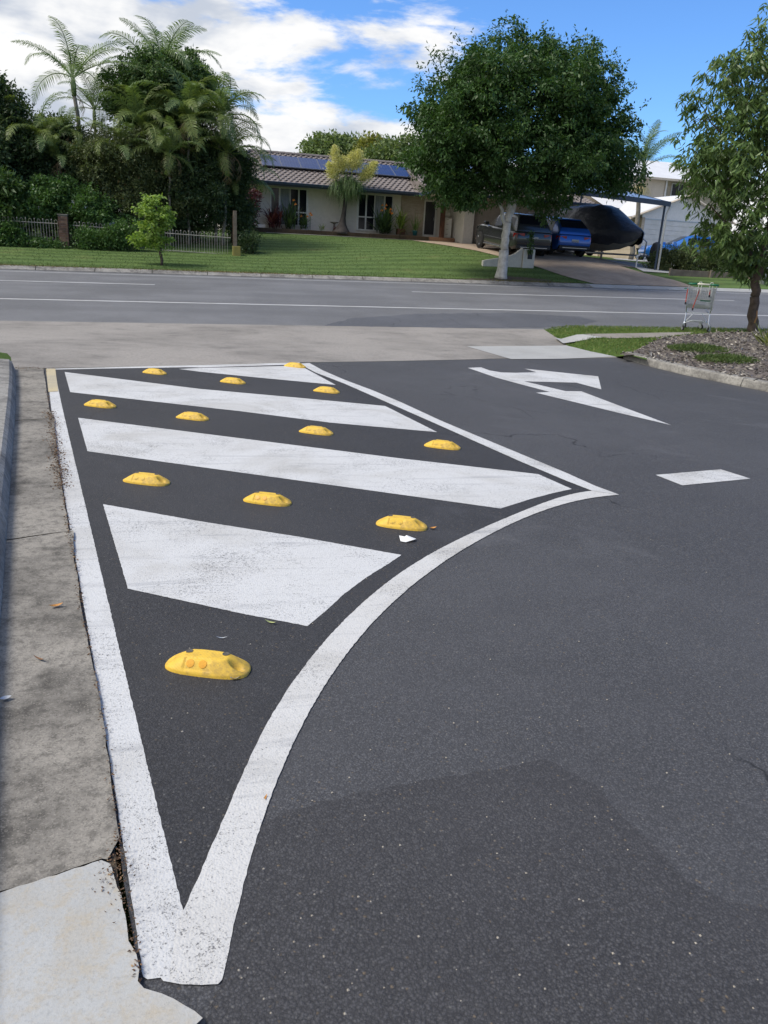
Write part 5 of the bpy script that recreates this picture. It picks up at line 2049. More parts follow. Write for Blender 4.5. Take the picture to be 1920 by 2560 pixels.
# the dense garden on the left
shrub('dark_tree', 'dark leafy tree at the far left of the overgrown garden', 37.5, [(-20, 330, 85, 90, 0), (10, 250, 48, 55, 0), (-30, 230, 50, 60, 0), (30, 350, 55, 80, .5)], M_DARKSH, 1500, per=26, seed=41, L=.16, W=.07, cr=.2)
shrub('round_tree', 'dense round topped green tree rising in the middle of the palms', 38.5, [(350, 185, 75, 50, 0), (390, 165, 46, 34, 0), (320, 180, 45, 36, 0), (350, 148, 40, 22, .2), (330, 230, 70, 50, 0), (400, 200, 60, 55, .3), (280, 220, 40, 40, 0)], M_MIDSH, 2300, per=26, seed=42, L=.15, W=.06, cr=.19, cat='tree')
shrub('bronze_shrub', 'tall bronze tinged shrub with dull leaves in front of the palms', 37.0, [(250, 370, 75, 70, 0), (230, 330, 50, 45, 0), (300, 360, 55, 70, .2), (265, 440, 80, 50, 0), (340, 420, 55, 70, .1)], M_BROWNSH, 2600, per=26, seed=43, L=.10, W=.045, cr=.16)
shrub('dark_shrub', 'very dark shrub mass below the hanging palm fronds', 37.8, [(420, 420, 75, 90, 0), (360, 400, 60, 100, .3), (470, 400, 45, 80, .3), (430, 330, 60, 60, .6)], M_DARKSH, 2600, per=26, seed=44, L=.11, W=.05, cr=.18)
shrub('dark_shrub', 'dark shrub behind the flowering bushes and brick pillar', 38.0, [(130, 370, 75, 80, 0), (70, 380, 60, 70, 0), (180, 400, 60, 70, .2), (110, 310, 60, 45, .4)], M_DARKSH, 2400, per=26, seed=45, L=.12, W=.05, cr=.18)
shrub('dark_shrub', 'dark shrub under the cane palms beside the house corner', 38.2, [(500, 430, 36, 75, 0), (515, 370, 28, 45, 0), (480, 360, 40, 50, .2), (520, 470, 22, 35, .2)], M_DARKSH, 1100, per=24, seed=53, L=.12, W=.05, cr=.17)
shrub('flowering_shrub', 'green bush with a few white flowers left of the brick pillar', 35.9, [(105, 450, 45, 42, 0), (125, 425, 30, 28, 0), (70, 465, 32, 32, 0)], M_CREEP, 700, seed=46, flowers=5, L=.12, W=.055)
shrub('flowering_shrub', 'rounded green bush with white flowers right of the brick pillar', 35.8, [(195, 465, 42, 38, 0), (180, 445, 25, 24, 0), (215, 478, 30, 28, 0)], M_CREEP, 600, seed=47, flowers=7, L=.12, W=.055)
shrub('broadleaf_shrub', 'broad leaved shrub at the left end of the garden fence', 35.6, [(10, 425, 40, 42, 0), (35, 450, 32, 34, 0), (0, 480, 45, 30, 0), (0, 395, 25, 24, .2)], M_MIDSH, 600, per=14, L=.22, W=.075, seed=48)
shrub('creeper', 'leafy creeper covering the foot of the left fence panel', 34.8, [(25, 508, 28, 22, 0), (70, 525, 34, 12, -.05), (110, 528, 30, 10, -.05), (5, 520, 30, 18, 0)], M_CREEP, 260, seed=49, L=.09, W=.045, cr=.1, depth=.35, stems=2, base=.85)
shrub('creeper', 'leafy creeper spilling over the middle fence panel behind the young tree', 34.7, [(235, 515, 45, 24, 0), (275, 505, 36, 28, 0), (200, 525, 30, 14, 0), (180, 510, 22, 20, .1)], M_CREEP, 340, seed=50, L=.09, W=.045, cr=.12, depth=.4, stems=2, base=.82)
shrub('fence_shrub', 'low shrub beside the mustard block at the lawn edge', 35.4, [(535, 530, 18, 22, 0), (545, 515, 14, 14, 0)], M_DARKSH, 90, seed=51, L=.10, W=.04, depth=1, stems=2)
shrub('red_leaf_shrub', 'slim dark red leaved shrub against the left end of the house wall', 43.5, [(538, 455, 14, 24, 0), (545, 425, 12, 18, 0), (530, 485, 16, 20, 0)], M_CORDY, 110, per=14, L=.2, W=.05, seed=52, depth=1, stems=2)


# palm fronds
def frond_mesh(name, mat, L=2.4, n=44, ll=.55, droop=1.0, lift=.5, vee=.35, seed=0, ragged=.0):
    rng = np.random.default_rng(seed)
    # rachis starts at origin, heads +X and bends down
    pts = []
    p = np.array([0., 0, 0])
    a = lift
    st = 14
    for i in range(st + 1):
        pts.append(p.copy())
        p = p + np.array([math.cos(a), 0, math.sin(a)]) * L / st
        a -= droop / st * (.4 + 1.2 * i / st)
    pts = np.array(pts)
    V, F, rn = [], [], []
    for sd in (-1, 1):
        for i in range(n):
            t = .14 + .86 * i / (n - 1)
            f = t * st
            j = min(int(f), st - 1)
            q = pts[j] + (pts[j + 1] - pts[j]) * (f - j)
            tg = pts[j + 1] - pts[j]
            tg = tg / np.linalg.norm(tg)
            up = np.array([-tg[2], 0, tg[0]])
            ln = ll * (math.sin(math.pi * min(1, .18 + .80 * t)) ** .7) * (.85 + .3 * rng.random())
            if rng.random() < ragged:
                continue
            dr = tg * .62 + np.array([0, sd, 0]) * .85 + up * vee + rng.normal(size=3) * .06
            dr /= np.linalg.norm(dr)
            w = .030
            wv = np.cross(dr, up)
            wv = tg
            b = len(V)
            q1 = q + dr * ln * .5 + np.array([0, 0, -.09 * ln])
            q2 = q + dr * ln * .92 + np.array([0, 0, -.42 * ln])
            V += [q - tg * w * .35, q + tg * w * .35, q1 + tg * w * .5, q1 - tg * w * .5, q2]
            F += [(b, b + 1, b + 2, b + 3), (b + 3, b + 2, b + 4, b + 4)]
            r = rng.random()
            rn += [r, r]
    me = bpy.data.meshes.new(name)
    Fl = [f if f[2] != f[3] else f[:3] for f in F]
    # rachis
    m = MB()
    m.tube([tuple(q) for q in pts], [.028 * (1 - .85 * i / st) for i in range(st + 1)], 5)
    b = len(V)
    V += [np.array(v) for v in m.v]
    Fl += [tuple(i + b for i in f) for f in m.f]
    rn += [.6] * len(m.f)
    me.from_pydata([tuple(v) for v in V], [], Fl)
    at = me.attributes.new('rnd', 'FLOAT', 'FACE')
    at.data.foreach_set('value', np.array(rn, dtype=np.float32))
    me.materials.append(mat)
    return me


FR_A = [frond_mesh('frond_arch', M_FROND, 2.9, 50, .60, 1.9, .9, .25, 1), frond_mesh('frond_arch2', M_FROND, 2.7, 48, .58, 2.3, .8, .2, 2), frond_mesh('frond_up', M_FROND, 2.7, 50, .60, 1.2, 1.0, .35, 3)]
FR_Y = [frond_mesh('frond_gold', M_FRONDY, 2.3, 42, .50, 2.2, 1.0, .25, 4), frond_mesh('frond_gold2', M_FRONDY, 2.1, 40, .47, 2.7, .9, .2, 5), frond_mesh('frond_gold3', M_FROND, 2.3, 42, .50, 2.0, 1.1, .25, 6)]
FR_D = [frond_mesh('frond_dead', M_FRONDB, 1.6, 26, .4, 2.6, .1, .0, 7, .3)]


def palm(name, lab, u, base_px, crown_px, nf, meshes, seed, r=.10, scale=1.0, crownshaft=True, base_z=None, dead=0, azs=None, els=None, bark=M_PALMBARK, elr=(-.6, .95)):
    rg = random.Random(seed)
    cr = D(*crown_px, u)
    bx = D(*base_px, u).x
    gz = Z(bx, u) if base_z is None else base_z
    o = Vector((bx, u, gz))
    root = thing(name, lab, 'palm', tuple(o))
    top = cr - o
    pts, rs = limb((0, 0, -.1), top, r, r * .7, rg, 8, .012)
    MB().tube(pts, rs, 10).build('trunk', bark, root, True)
    if crownshaft:
        MB().tube([top - Vector((0, 0, .05)), top + Vector((0, 0, .35)), top + Vector((0, 0, .75))], [r * .85, r * 1.05, r * .5], 9).build('crownshaft', simple('crownshaft_green', (.13, .18, .07), (.10, .14, .05), 4, .5), root, True)
    hub = top + Vector((0, 0, .62 if crownshaft else .05))
    for i in range(nf):
        f = link('frond', rg.choice(meshes), root)
        az_ = azs[i] if azs else 2 * math.pi * (i * .381966 + rg.uniform(-.04, .04))
        el = els[i] if els else elr[0] + (elr[1] - elr[0]) * ((i + .5) / nf)
        s_ = scale * rg.uniform(.85, 1.12)
        f.matrix_local = Matrix.Translation(hub) @ Matrix.Rotation(az_, 4, 'Z') @ Matrix.Rotation(-(el - .25), 4, 'Y') @ Matrix.Rotation(rg.uniform(-.5, .5), 4, 'X') @ Matrix.Scale(s_, 4)
    for i in range(dead):
        f = link('dead_frond', rg.choice(FR_D), root)
        az_ = rg.uniform(0, 6.28)
        f.matrix_local = Matrix.Translation(top + Vector((0, 0, .1))) @ Matrix.Rotation(az_, 4, 'Z') @ Matrix.Rotation(rg.uniform(.3, .9), 4, 'Y') @ Matrix.Scale(scale * rg.uniform(.7, 1.0), 4)
    return root


palm('tall_palm', 'tallest slender palm with feathery fronds rising above the left garden', 38.2, (192, 400), (160, 205), 11, FR_A, 1, .11, 1.08, elr=(-.25, .55), dead=1)
palm('arching_palm', 'palm with silvery arching fronds behind the round topped tree', 39.8, (345, 400), (345, 200), 22, FR_A, 2, .13, 1.15, elr=(-.35, .85), dead=3)
palm('small_palm', 'small palm with drooping fronds between tall palm and round tree', 39.5, (205, 420), (205, 270), 13, FR_A, 3, .08, .75, dead=4)
palm('golden_cane_palm', 'yellowish cane palm clump to the left of the tall palm stem', 37.4, (95, 420), (95, 312), 22, FR_Y, 4, .07, 1.0, False, dead=2)
palm('golden_cane_palm', 'yellowish cane palm crown just under the tall palm', 37.6, (150, 420), (150, 300), 12, FR_Y, 5, .06, .75, False, dead=2)
palm('golden_cane_palm', 'yellow green cane palm drooping over the dark gap beside the house', 37.2, (405, 440), (405, 265), 24, FR_Y, 6, .07, 1.2, False, dead=3)
palm('golden_cane_palm', 'cane palm leaning towards the house roof with arching fronds', 37.6, (465, 450), (478, 258), 24, FR_Y, 7, .07, 1.2, False, dead=2)
palm('golden_cane_palm', 'lower cane palm in front of the roof corner', 37.4, (480, 470), (492, 335), 22, FR_Y, 8, .07, 1.1, False, dead=3)
palm('golden_cane_palm', 'cane palm head hanging over the bronze shrub', 37.3, (310, 440), (310, 285), 22, FR_Y, 9, .07, 1.1, False, dead=3)
palm('golden_cane_palm', 'low cane palm in the dark gap beside the house corner', 38.6, (515, 470), (518, 395), 18, FR_Y, 10, .08, .9, False, dead=3)

palm('golden_cane_palm', 'cane palm hanging in front of the bronze shrub', 36.6, (262, 440), (262, 335), 16, FR_Y, 11, .06, .85, False, dead=3)
palm('golden_cane_palm', 'drooping cane palm above the young lime green tree', 36.5, (365, 440), (365, 340), 16, FR_Y, 12, .06, .9, False, dead=4)
palm('golden_cane_palm', 'low cane palm over the flowering bushes', 37.0, (130, 440), (130, 355), 14, FR_Y, 13, .06, .8, False, dead=3)
# trees far behind the house
shrub('far_tree', 'flat topped olive green tree far behind the house roof', 75, [(730, 325, 55, 20, 0), (715, 318, 35, 16, 0), (760, 322, 30, 18, 0), (690, 335, 26, 14, 0)], M_BACK, 600, L=.34, W=.16, cr=.35, seed=61, cat='tree', depth=.7)
shrub('far_tree', 'yellow topped tree far behind the house roof', 72, [(800, 322, 22, 24, 0), (815, 335, 26, 18, 0), (790, 335, 20, 16, 0)], M_BACKY, 220, L=.30, W=.14, cr=.32, seed=62, cat='tree', depth=.7)
shrub('far_tree', 'broad grey green tree far behind the roof next to the big street tree', 70, [(850, 332, 45, 26, 0), (890, 340, 45, 22, 0), (830, 340, 35, 18, 0), (930, 350, 40, 20, 0)], M_BACK, 650, L=.32, W=.15, cr=.34, seed=63, cat='tree', depth=.7)

# ================================================================== CARS
M_TAIL = simple('tail_light', (.35, .015, .012), None, 10, .2, bump=0)
M_PLATE = simple('number_plate', (.55, .55, .52), None, 30, .5, bump=0)
M_CHROME = simple('chrome', (.6, .6, .62), None, 10, .15, .9, bump=0)


def carpaint(name, c, rough=.22):
    t = NT(name)
    n = t.noise(3, 4)
    p = t.pbr(t.mix(n, c, tuple(x * .85 for x in c)), rough, .25, None, .5)
    p.inputs['Coat Weight'].default_value = .6
    p.inputs['Coat Roughness'].default_value = .08
    return t.done()


def wheel_me(r, w):
    ty = MB().lathe([(r * .62, -w / 2), (r * .92, -w / 2), (r, -w * .3), (r, w * .3), (r * .92, w / 2), (r * .62, w / 2)], 28, axis='X').mesh('tyre', M_RUBBER, True)
    rim = MB().lathe([(.0001, w * .18), (r * .60, w * .18), (r * .66, w * .48), (r * .63, w * .5), (r * .60, -w * .4), (.0001, -w * .4)], 28, axis='X').mesh('rim', M_BLACKP)
    sp = MB()
    for k in range(5):
        a = k * 2 * math.pi / 5
        for e in (-.13, .13):
            c0, c1 = Vector((w * .32, math.cos(a) * r * .12, math.sin(a) * r * .12)), Vector((w * .46, math.cos(a + e) * r * .62, math.sin(a + e) * r * .62))
            sp.tube([c0, c1], [r * .07, r * .05], 4)
    sp.lathe([(.0001, w * .2), (r * .16, w * .2), (r * .16, w * .44), (.0001, w * .46)], 12, axis='X')
    return ty, rim, sp.mesh('spokes', M_CHROME)


def lerp_at(tab, y):
    ys_ = [t[0] for t in tab]
    return [float(np.interp(y, ys_, [t[k] for t in tab])) for k in range(1, len(tab[0]))]


def car(name, lab, loc, rz, rx, paint, L, W, H, belt, hood, wheel_r, wb, dark=False, rails=False, suv=True, trim=True):
    """rear bumper at local y = 0, nose at y = L, wheels on z = 0"""
    root = thing(name, lab, 'car', loc, rz, rx=rx)
    hw = W / 2
    gc = .24
    # lower body: (y, bottom, top, halfwidth)
    tab = [(0, .52, belt - .30, hw * .86), (.06, .40, belt - .06, hw * .93), (.25, .30, belt, hw * .99), (.9, gc, belt, hw), (L * .5, gc, belt - .01, hw), (L * .66, gc, belt - .02, hw), (L * .70, gc, hood + .03, hw * .99),
           (L * .86, gc + .02, hood, hw * .98), (L * .96, .30, hood - .08, hw * .92), (L, .42, hood - .28, hw * .80)]
    rings = []
    for y in [t[0] for t in tab]:
        zb, zt, w = lerp_at(tab, y)
        m_ = (zb + zt) / 2
        rings.append([(-w * .90, y, zb), (-w * .985, y, zb + .1), (-w, y, m_ + .05), (-w * .97, y, zt - .06), (-w * .90, y, zt), (w * .90, y, zt), (w * .97, y, zt - .06), (w, y, m_ + .05), (w * .985, y, zb + .1), (w * .90, y, zb)])
    MB().loft(rings).build('body', paint, root, True, .012)
    # cabin: rear base, rear roof, front roof, windscreen base
    yr, yrr, yfr, yfb = (.10, .52 if dark else .82, L * .50, L * .68) if suv else (.18, .75, L * .46, L * .70)
    bw, rw = hw * .92, hw * .70
    z0, z1 = belt - .03, H
    ct = [(yr, z0, z0 + .02, bw, bw * .97), (yr + .12, z0, z0 + (z1 - z0) * .42, bw, bw * .90), (yrr, z0, z1 - .03, bw, rw), (yrr + .35, z0, z1, bw, rw * 1.02), (L * .38, z0, z1 + .01, bw, rw * 1.02), (yfr, z0, z1 - .03, bw, rw * .98), (yfb, z0, z0 + .02, bw * .96, bw * .9)]
    rings = []
    for y, a, b, w0, w1 in ct:
        rings.append([(-w0, y, a), (-w1, y, b - .05 * (b - a > .2)), (-w1 * .86, y, b), (w1 * .86, y, b), (w1, y, b - .05 * (b - a > .2)), (w0, y, a)])
    cab_ = MB().loft(rings).build('cabin', paint, root, True, .01)

    def side_pt(s_, y, f):
        a, b, w0, w1 = lerp_at(ct, y)
        return Vector((s_ * (w0 + (w1 - w0) * f + .008), y, a + (b - .05 * (b - a > .2) - a) * f))
    for s_ in (-1, 1):
        for ya, yb in ((yrr - .02, yrr + .55), (yrr + .62, L * .36), (L * .375, yfr + .10)):
            g = MB()
            g.quad(side_pt(s_, ya + .04 * (ya < 1), .16), side_pt(s_, yb, .16), side_pt(s_, min(yb, yfr + .05), .86), side_pt(s_, ya + .12 * (ya < 1), .86))
            g.build('side_window', M_GLASS, root)
        MB().box(s_ * hw * .92, s_ * (hw + .13), L * .645, L * .67 + .05, belt + .0, belt + .16).build('mirror', paint, root, bevel=.02)
        if trim:
            MB().box(s_ * (hw * 1.0), s_ * (hw * 1.0 + .012), L * .24, L * .70, .62, .66).build('side_moulding', M_CHROME if dark else M_BLACKP, root)
            MB().box(s_ * (hw * .93), s_ * (hw * 1.0 + .03), L * .27, L * .69, gc + .01, gc + .07).build('side_step', M_CHROME if dark else M_BLACKP, root, bevel=.01)
        if rails:
            MB().tube([(s_ * rw * .9, yrr + .1, H), (s_ * rw * .9, yrr + .2, H + .06), (s_ * rw * .9, yfr - .3, H + .06), (s_ * rw * .9, yfr - .2, H - .01)], .018, 6).build('roof_rail', M_CHROME, root)
        MB().add([(s_ * hw * .50, -.004 + .03, belt - .10), (s_ * hw * .90, .05, belt - .12), (s_ * hw * .985, .24, belt - .10), (s_ * hw * .985, .24, belt - .28), (s_ * hw * .90, .03, belt - .30), (s_ * hw * .50, .015, belt - .26)],
                 [(0, 1, 4, 5), (1, 2, 3, 4)]).build('tail_light', M_TAIL, root)
        hl = MB().add([(s_ * hw * .55, L * .975, hood - .14), (s_ * hw * .93, L * .93, hood - .10), (s_ * hw * .93, L * .93, hood - .24), (s_ * hw * .55, L * .99, hood - .26)], [(0, 1, 2, 3)]).build('headlight', M_CHROME, root)
    # rear screen and windscreen, set just proud of the cabin
    def rear_pt(s_, f):
        y = yr + .12 + (yrr - yr - .12) * f
        a, b, w0, w1 = lerp_at(ct, y)
        return Vector((s_ * w1 * .90, y - .012, b + .010))
    MB().quad(rear_pt(-1, .04), rear_pt(1, .04), rear_pt(1, .92), rear_pt(-1, .92)).build('rear_window', M_GLASS, root)

    def front_pt(s_, f):
        y = yfb + (yfr - yfb) * f
        a, b, w0, w1 = lerp_at(ct, y)
        return Vector((s_ * w1 * .86, y + .012, b + .010))
    MB().quad(front_pt(-1, .06), front_pt(1, .06), front_pt(1, .92), front_pt(-1, .92)).build('windscreen', M_GLASS, root)
    MB().box(-hw * .88, hw * .88, -.035, .10, .34, .52).build('rear_bumper', M_BLACKP, root, bevel=.03)
    MB().box(-hw * .70, hw * .70, -.045, -.02, .40, .43).build('bumper_strip', M_CHROME, root)
    MB().box(-.19, .19, .0, .018, belt - .36, belt - .23).build('number_plate', M_PLATE, root)
    MB().tube([(-rw * .8, yrr - .10, H - .02), (rw * .8, yrr - .10, H - .02)], .03, 6).build('spoiler', paint, root)
    ty, rim, sp = wheel_me(wheel_r, .24)
    for s_ in (-1, 1):
        for yy in wb:
            MB().lathe([(.0001, 0), (wheel_r + .055, 0), (wheel_r + .055, .012), (.0001, .012)], 24, axis='X').build('wheel_arch', M_BLACKP, root, loc=(s_ * hw * .985 - (.0 if s_ > 0 else .012), yy, wheel_r + .02))
            w = bpy.data.objects.new('wheel', ty)
            COL.objects.link(w)
            w.parent = root
            w.location = (s_ * (hw * .985 - .085), yy, wheel_r)
            if s_ < 0:
                w.rotation_euler = (0, 0, math.pi)
            link('rim', rim, w)
            link('spokes', sp, w)
    return root


slope_d = math.atan(.085)
car('grey_suv', 'dark grey four wheel drive with roof rails parked beside the letterbox wall', (15.55, 34.0, Z(15.55, 34) + .03), R(3), slope_d,
    carpaint('graphite_paint', (.045, .047, .05)), 4.8, 1.94, 1.76, 1.10, 1.08, .385, (.95, 3.85), True, True)
car('blue_suv', 'bright blue hatch backed car parked under the carport between grey car and boat', (18.0, 34.8, Z(18.0, 34.8) + .03), R(3), slope_d,
    carpaint('bright_blue_paint', (.012, .10, .42)), 4.6, 1.86, 1.64, 1.02, 1.00, .36, (.88, 3.55), False, False)
hb_ = U(1600 + 880 / 5.18, 560 + 520 / 5.18, 38.0)
car('blue_hatchback', 'light blue hatchback half hidden by hedge on the neighbouring driveway', (26.6 + 2.1, 38.6, Z(27, 38.2) + .03), R(74), 0,
    carpaint('light_blue_paint', (.02, .16, .55)), 4.2, 1.75, 1.46, .92, .88, .33, (.75, 3.3), False, False, False, False)

# ================================================================== LETTERBOX WALL
lu = 31.8
la, lb_, lt = U(1206, 655, lu), U(1330, 669, lu), U(1333, 624, lu)
LW = thing('letterbox_wall', 'low curved cream letterbox wall beside the driveway behind the white trunk', 'wall', (lb_.x, lu, lb_.z))
prof_w = []
wl_ = lb_.x - la.x
ht = lt.z - lb_.z
pw = wl_ * .235
pts_top = [(-wl_, .06 + (la.z - lb_.z)), (-wl_ * .93, .10 + (la.z - lb_.z)), (-wl_ * .78, .28), (-wl_ * .62, .34), (-wl_ * .48, .42), (-wl_ * .38, .52), (-wl_ * .30, .66), (-pw, .78)]
rings = [[(x, -.09, -.25), (x, -.09, z), (x, .09, z), (x, .09, -.25)] for x, z in pts_top]
MB().loft(rings).build('curved_wing', simple('cream_letterbox_render', (.56, .54, .48), (.48, .46, .41), 2, .85), LW, bevel=.01)
MB().box(-pw + .012, 0, -.16, .16, -.25, ht).build('pier', MATS['cream_letterbox_render'], LW, bevel=.01)
MB().box(-pw * .62, -pw * .22, -.172, -.158, ht * .46, ht * .72).build('letter_plate', M_BLACKP, LW)
rng = np.random.default_rng(3)
n = 260
P = np.stack([-pw * .5 + rng.normal(size=n) * .06, -.18 + rng.normal(size=n) * .02, ht * .75 + rng.random(n) * .9], 1)
vine = thing('hanging_vine', 'small trailing vine hanging over the letterbox pier', 'plant', (lb_.x, lu, lb_.z))
link('leaves', leaf_mesh('leaves', P, rng.normal(size=(n, 3)) - np.array([0, 0, .8]), .10, .05, M_BIGLEAF, rng), vine)

# ================================================================== CARPORT
CP = thing('carport', 'open carport with flat blue grey metal roof over the cars and boat', 'carport', (17, 38, 1.2))
CPO = Vector((17, 38, 1.2))


def cpart(m, name, mat, **k):
    o = m.build(name, mat, CP, **k)
    o.location = -CPO
    return o


c_fr = U(1440 + 1455 / 6.38, 470 + 250 / 6.38, 33.0)
c_fl = Vector((12.6, 33.0, c_fr.z + .38))
zr0 = c_fr.z + .06
M_CPROOF = simple('blue_grey_roof_sheet', (.28, .38, .56), (.24, .33, .50), 1, .35, .3, bump=.03)
rf = []
for i in range(45):
    x = 12.5 + (c_fr.x + .1 - 12.5) * i / 44
    t = (x - 12.5) / (c_fr.x - 12.5)
    dz_ = .025 if i % 2 else 0
    rf.append([(x, 33.0, zr0 + .36 * (1 - t) + dz_), (x, 41.5, zr0 + 1.45 + .36 * (1 - t) + dz_)])
cpart(MB().loft(rf, False, False), 'roof_sheet', M_CPROOF)
bz = .19
cpart(MB().add([(12.5, 32.93, zr0 + .38), (c_fr.x + .15, 32.93, zr0 + .03), (c_fr.x + .15, 32.93, zr0 - .17), (12.5, 32.93, zr0 + .17), (12.5, 33.03, zr0 + .38), (c_fr.x + .15, 33.03, zr0 + .03), (c_fr.x + .15, 33.03, zr0 - .17), (12.5, 33.03, zr0 + .17)],
               [(0, 1, 2, 3), (4, 7, 6, 5), (0, 4, 5, 1), (3, 2, 6, 7), (1, 5, 6, 2), (0, 3, 7, 4)]), 'front_beam', M_NAVY)
cpart(MB().add([(c_fr.x + .15, 33.03, zr0 + .03), (c_fr.x + .15, 41.5, zr0 + 1.48), (c_fr.x + .15, 41.5, zr0 + 1.28), (c_fr.x + .15, 33.03, zr0 - .17), (c_fr.x + .06, 33.03, zr0 + .03), (c_fr.x + .06, 41.5, zr0 + 1.48), (c_fr.x + .06, 41.5, zr0 + 1.28), (c_fr.x + .06, 33.03, zr0 - .17)],
               [(0, 1, 2, 3), (4, 7, 6, 5), (0, 4, 5, 1), (3, 2, 6, 7), (1, 5, 6, 2), (0, 3, 7, 4)]), 'side_beam', M_NAVY)
for x, y in ((c_fr.x - .02, 33.12), (c_fr.x - .02, 41.2)):
    zt_ = zr0 - .1 + .36 * (1 - (x - 12.5) / (c_fr.x - 12.5)) + (y - 33) * .168
    cpart(MB().box(x - .035, x + .035, y - .035, y + .035, Z(x, y) - .1, zt_), 'post', M_NAVY)
px_ = c_fr.x + .085
cpart(MB().tube([(px_ + .12, 33.0, zr0 - .12), (px_ + .08, 33.02, zr0 - .25), (px_, 33.04, zr0 - .5), (px_, 33.04, Z(px_, 33) + .03)], .045, 10, True), 'downpipe', M_WHITEP, smooth=True)
cpart(MB().box(12.6, 13.4, 33.2, 33.3, zr0 + .2, zr0 + .3), 'bracket', M_NAVY)

# ================================================================== BOAT ON TRAILER
M_COVER = simple('charcoal_boat_cover', (.055, .058, .068), (.040, .043, .052), 2, .38, bump=.8, bscale=2.6, bdist=.10)
M_HULL = simple('cream_hull', (.42, .38, .30), (.36, .32, .26), 3, .35, bump=.05)
bow, stern = Vector((22.05, 35.7)), Vector((20.35, 42.2))
ax = (stern - bow).normalized()
ang_b = math.atan2(ax.y, ax.x) - math.pi / 2
BO = thing('covered_boat', 'large boat under a charcoal cover on a trailer below the carport', 'boat', (bow.x, bow.y, Z(bow.x, bow.y)), ang_b)
bz0 = Z(bow.x, bow.y)
# local: y from bow 0 back to stern 6.8; z above ground at the bow
hull = [(.12, 1.42, 1.30, .02), (.6, .95, 1.38, .42), (1.4, .72, 1.36, .82), (2.6, .60, 1.30, 1.10), (4.5, .58, 1.26, 1.18), (6.6, .58, 1.26, 1.15)]
rings = []
for y, zk, zg, w in hull:
    zc = zk + (zg - zk) * .42
    rings.append([(0, y, zk), (w * .72, y, zc), (w, y, zg), (-w, y, zg), (-w * .72, y, zc)])
MB().loft(rings).build('hull', M_HULL, BO, True)
cov = [(-.02, 1.30, 1.48, 1.56, .07, .03), (.25, 1.08, 1.52, 1.72, .40, .10), (.8, .95, 1.56, 1.98, .78, .22), (1.5, .92, 1.56, 2.34, 1.04, .42), (2.1, .96, 1.55, 2.68, 1.18, .60), (2.7, 1.0, 1.55, 2.84, 1.25, .72), (3.8, 1.0, 1.55, 2.88, 1.27, .74), (5.0, 1.0, 1.55, 2.80, 1.25, .68), (6.2, 1.0, 1.5, 2.6, 1.22, .6), (6.9, 1.0, 1.4, 1.9, 1.18, .5)]
rg = random.Random(2)
ys_ = np.linspace(-.02, 6.9, 26)
rings = []
for y in ys_:
    zb, zg, zt, w, wt = lerp_at(cov, y)
    j = lambda a=.02: rg.uniform(-a, a) * 1.9
    half = [(w * .86, zb + j(.04)), (w * .97, (zb + zg) / 2 + j()), (w + .02, zg), (w * .93, zg + .07 + j()), (w * .70 + wt * .3 + j(.02), zg + (zt - zg) * .5 + j(.03)), (wt + j(.02), zg + (zt - zg) * .86 + j(.02)), (wt * .5, zt - .02 + j(.015))]
    ring = [(x, y, z) for x, z in half] + [(0, y, zt + j(.015))] + [(-x, y, z) for x, z in half[::-1]]
    rings.append(ring)
MB().loft(rings, False, False).build('cover', M_COVER, BO, True)
TRL = thing('boat_trailer', 'galvanised boat trailer with jockey wheel under the covered boat', 'trailer', (bow.x, bow.y, bz0), ang_b)
for s_ in (-1, 1):
    MB().tube([(0, -1.9, .42), (s_ * .12, -1.2, .44), (s_ * .75, 1.0, .48), (s_ * .9, 6.4, .50)], .045, 6).build('frame_rail', M_STEEL, TRL)
    wme = MB().lathe([(.16, -.09), (.30, -.09), (.33, -.05), (.33, .05), (.30, .09), (.16, .09)], 20, axis='X').build('wheel', M_RUBBER, TRL, True, loc=(s_ * 1.05, 4.6, .33 + .35))
    MB().lathe([(.0001, -.05), (.19, -.05), (.19, .05), (.0001, .05)], 16, axis='X').build('rim', M_STEEL, wme)
    MB().box(s_ * .92, s_ * 1.18, 4.2, 5.0, 1.02, 1.06).build('mudguard', M_STEEL, TRL)
MB().tube([(0, -1.75, .02), (0, -1.75, .75)], .03, 8).build('jockey_stand', M_STEEL, TRL)
MB().lathe([(.0001, -.035), (.08, -.035), (.1, 0), (.08, .035), (.0001, .035)], 14, (0, -1.78, .1), 'X').build('jockey_wheel', M_RUBBER, TRL, True)
MB().tube([(0, -1.75, .72), (.0, -1.6, .80)], .02, 6).build('winder', M_WHITEP, TRL)
MB().tube([(0, -.3, .46), (0, -.35, 1.1), (0, -.1, 1.25)], .04, 6).build('winch_post', M_STEEL, TRL)
wc = MB().loft([[(r * math.cos(a), -1.0 + r * 1.1 * math.sin(a), z) for a in np.linspace(0, 2 * math.pi, 13)[:-1]] for z, r in ((.22, .10), (.35, .22), (.6, .27), (.85, .24), (1.05, .16), (1.12, .05))]).build('winch_cover', M_COVER, TRL, True)
p = U(1440 + 960 / 6.38, 470 + 1240 / 6.38, 33.6)
HY = thing('garden_tap_stand', 'small pale tap stand beside the carport slab', 'tap', (p.x, 33.6, Z(p.x, 33.6)))
MB().tube([(0, 0, 0), (0, 0, .55)], .035, 7).build('pipe', M_WHITEP, HY)
MB().tube([(-.10, 0, .45), (0, 0, .52), (.12, -.02, .62)], .05, 7).build('tap_head', M_WHITEP, HY)

# ================================================================== NEIGHBOURING HOUSE
gu = 46.0
NB = thing('neighbour_house', 'two storey cream house with white roof and wide white garage door', 'house', (31, gu, 1.6))
NBO = Vector((31, gu, 1.6))


def npart(m, name, mat, parent=None, **k):
    o = m.build(name, mat, parent or NB, **k)
    if parent is None:
        o.location = -NBO
    return o


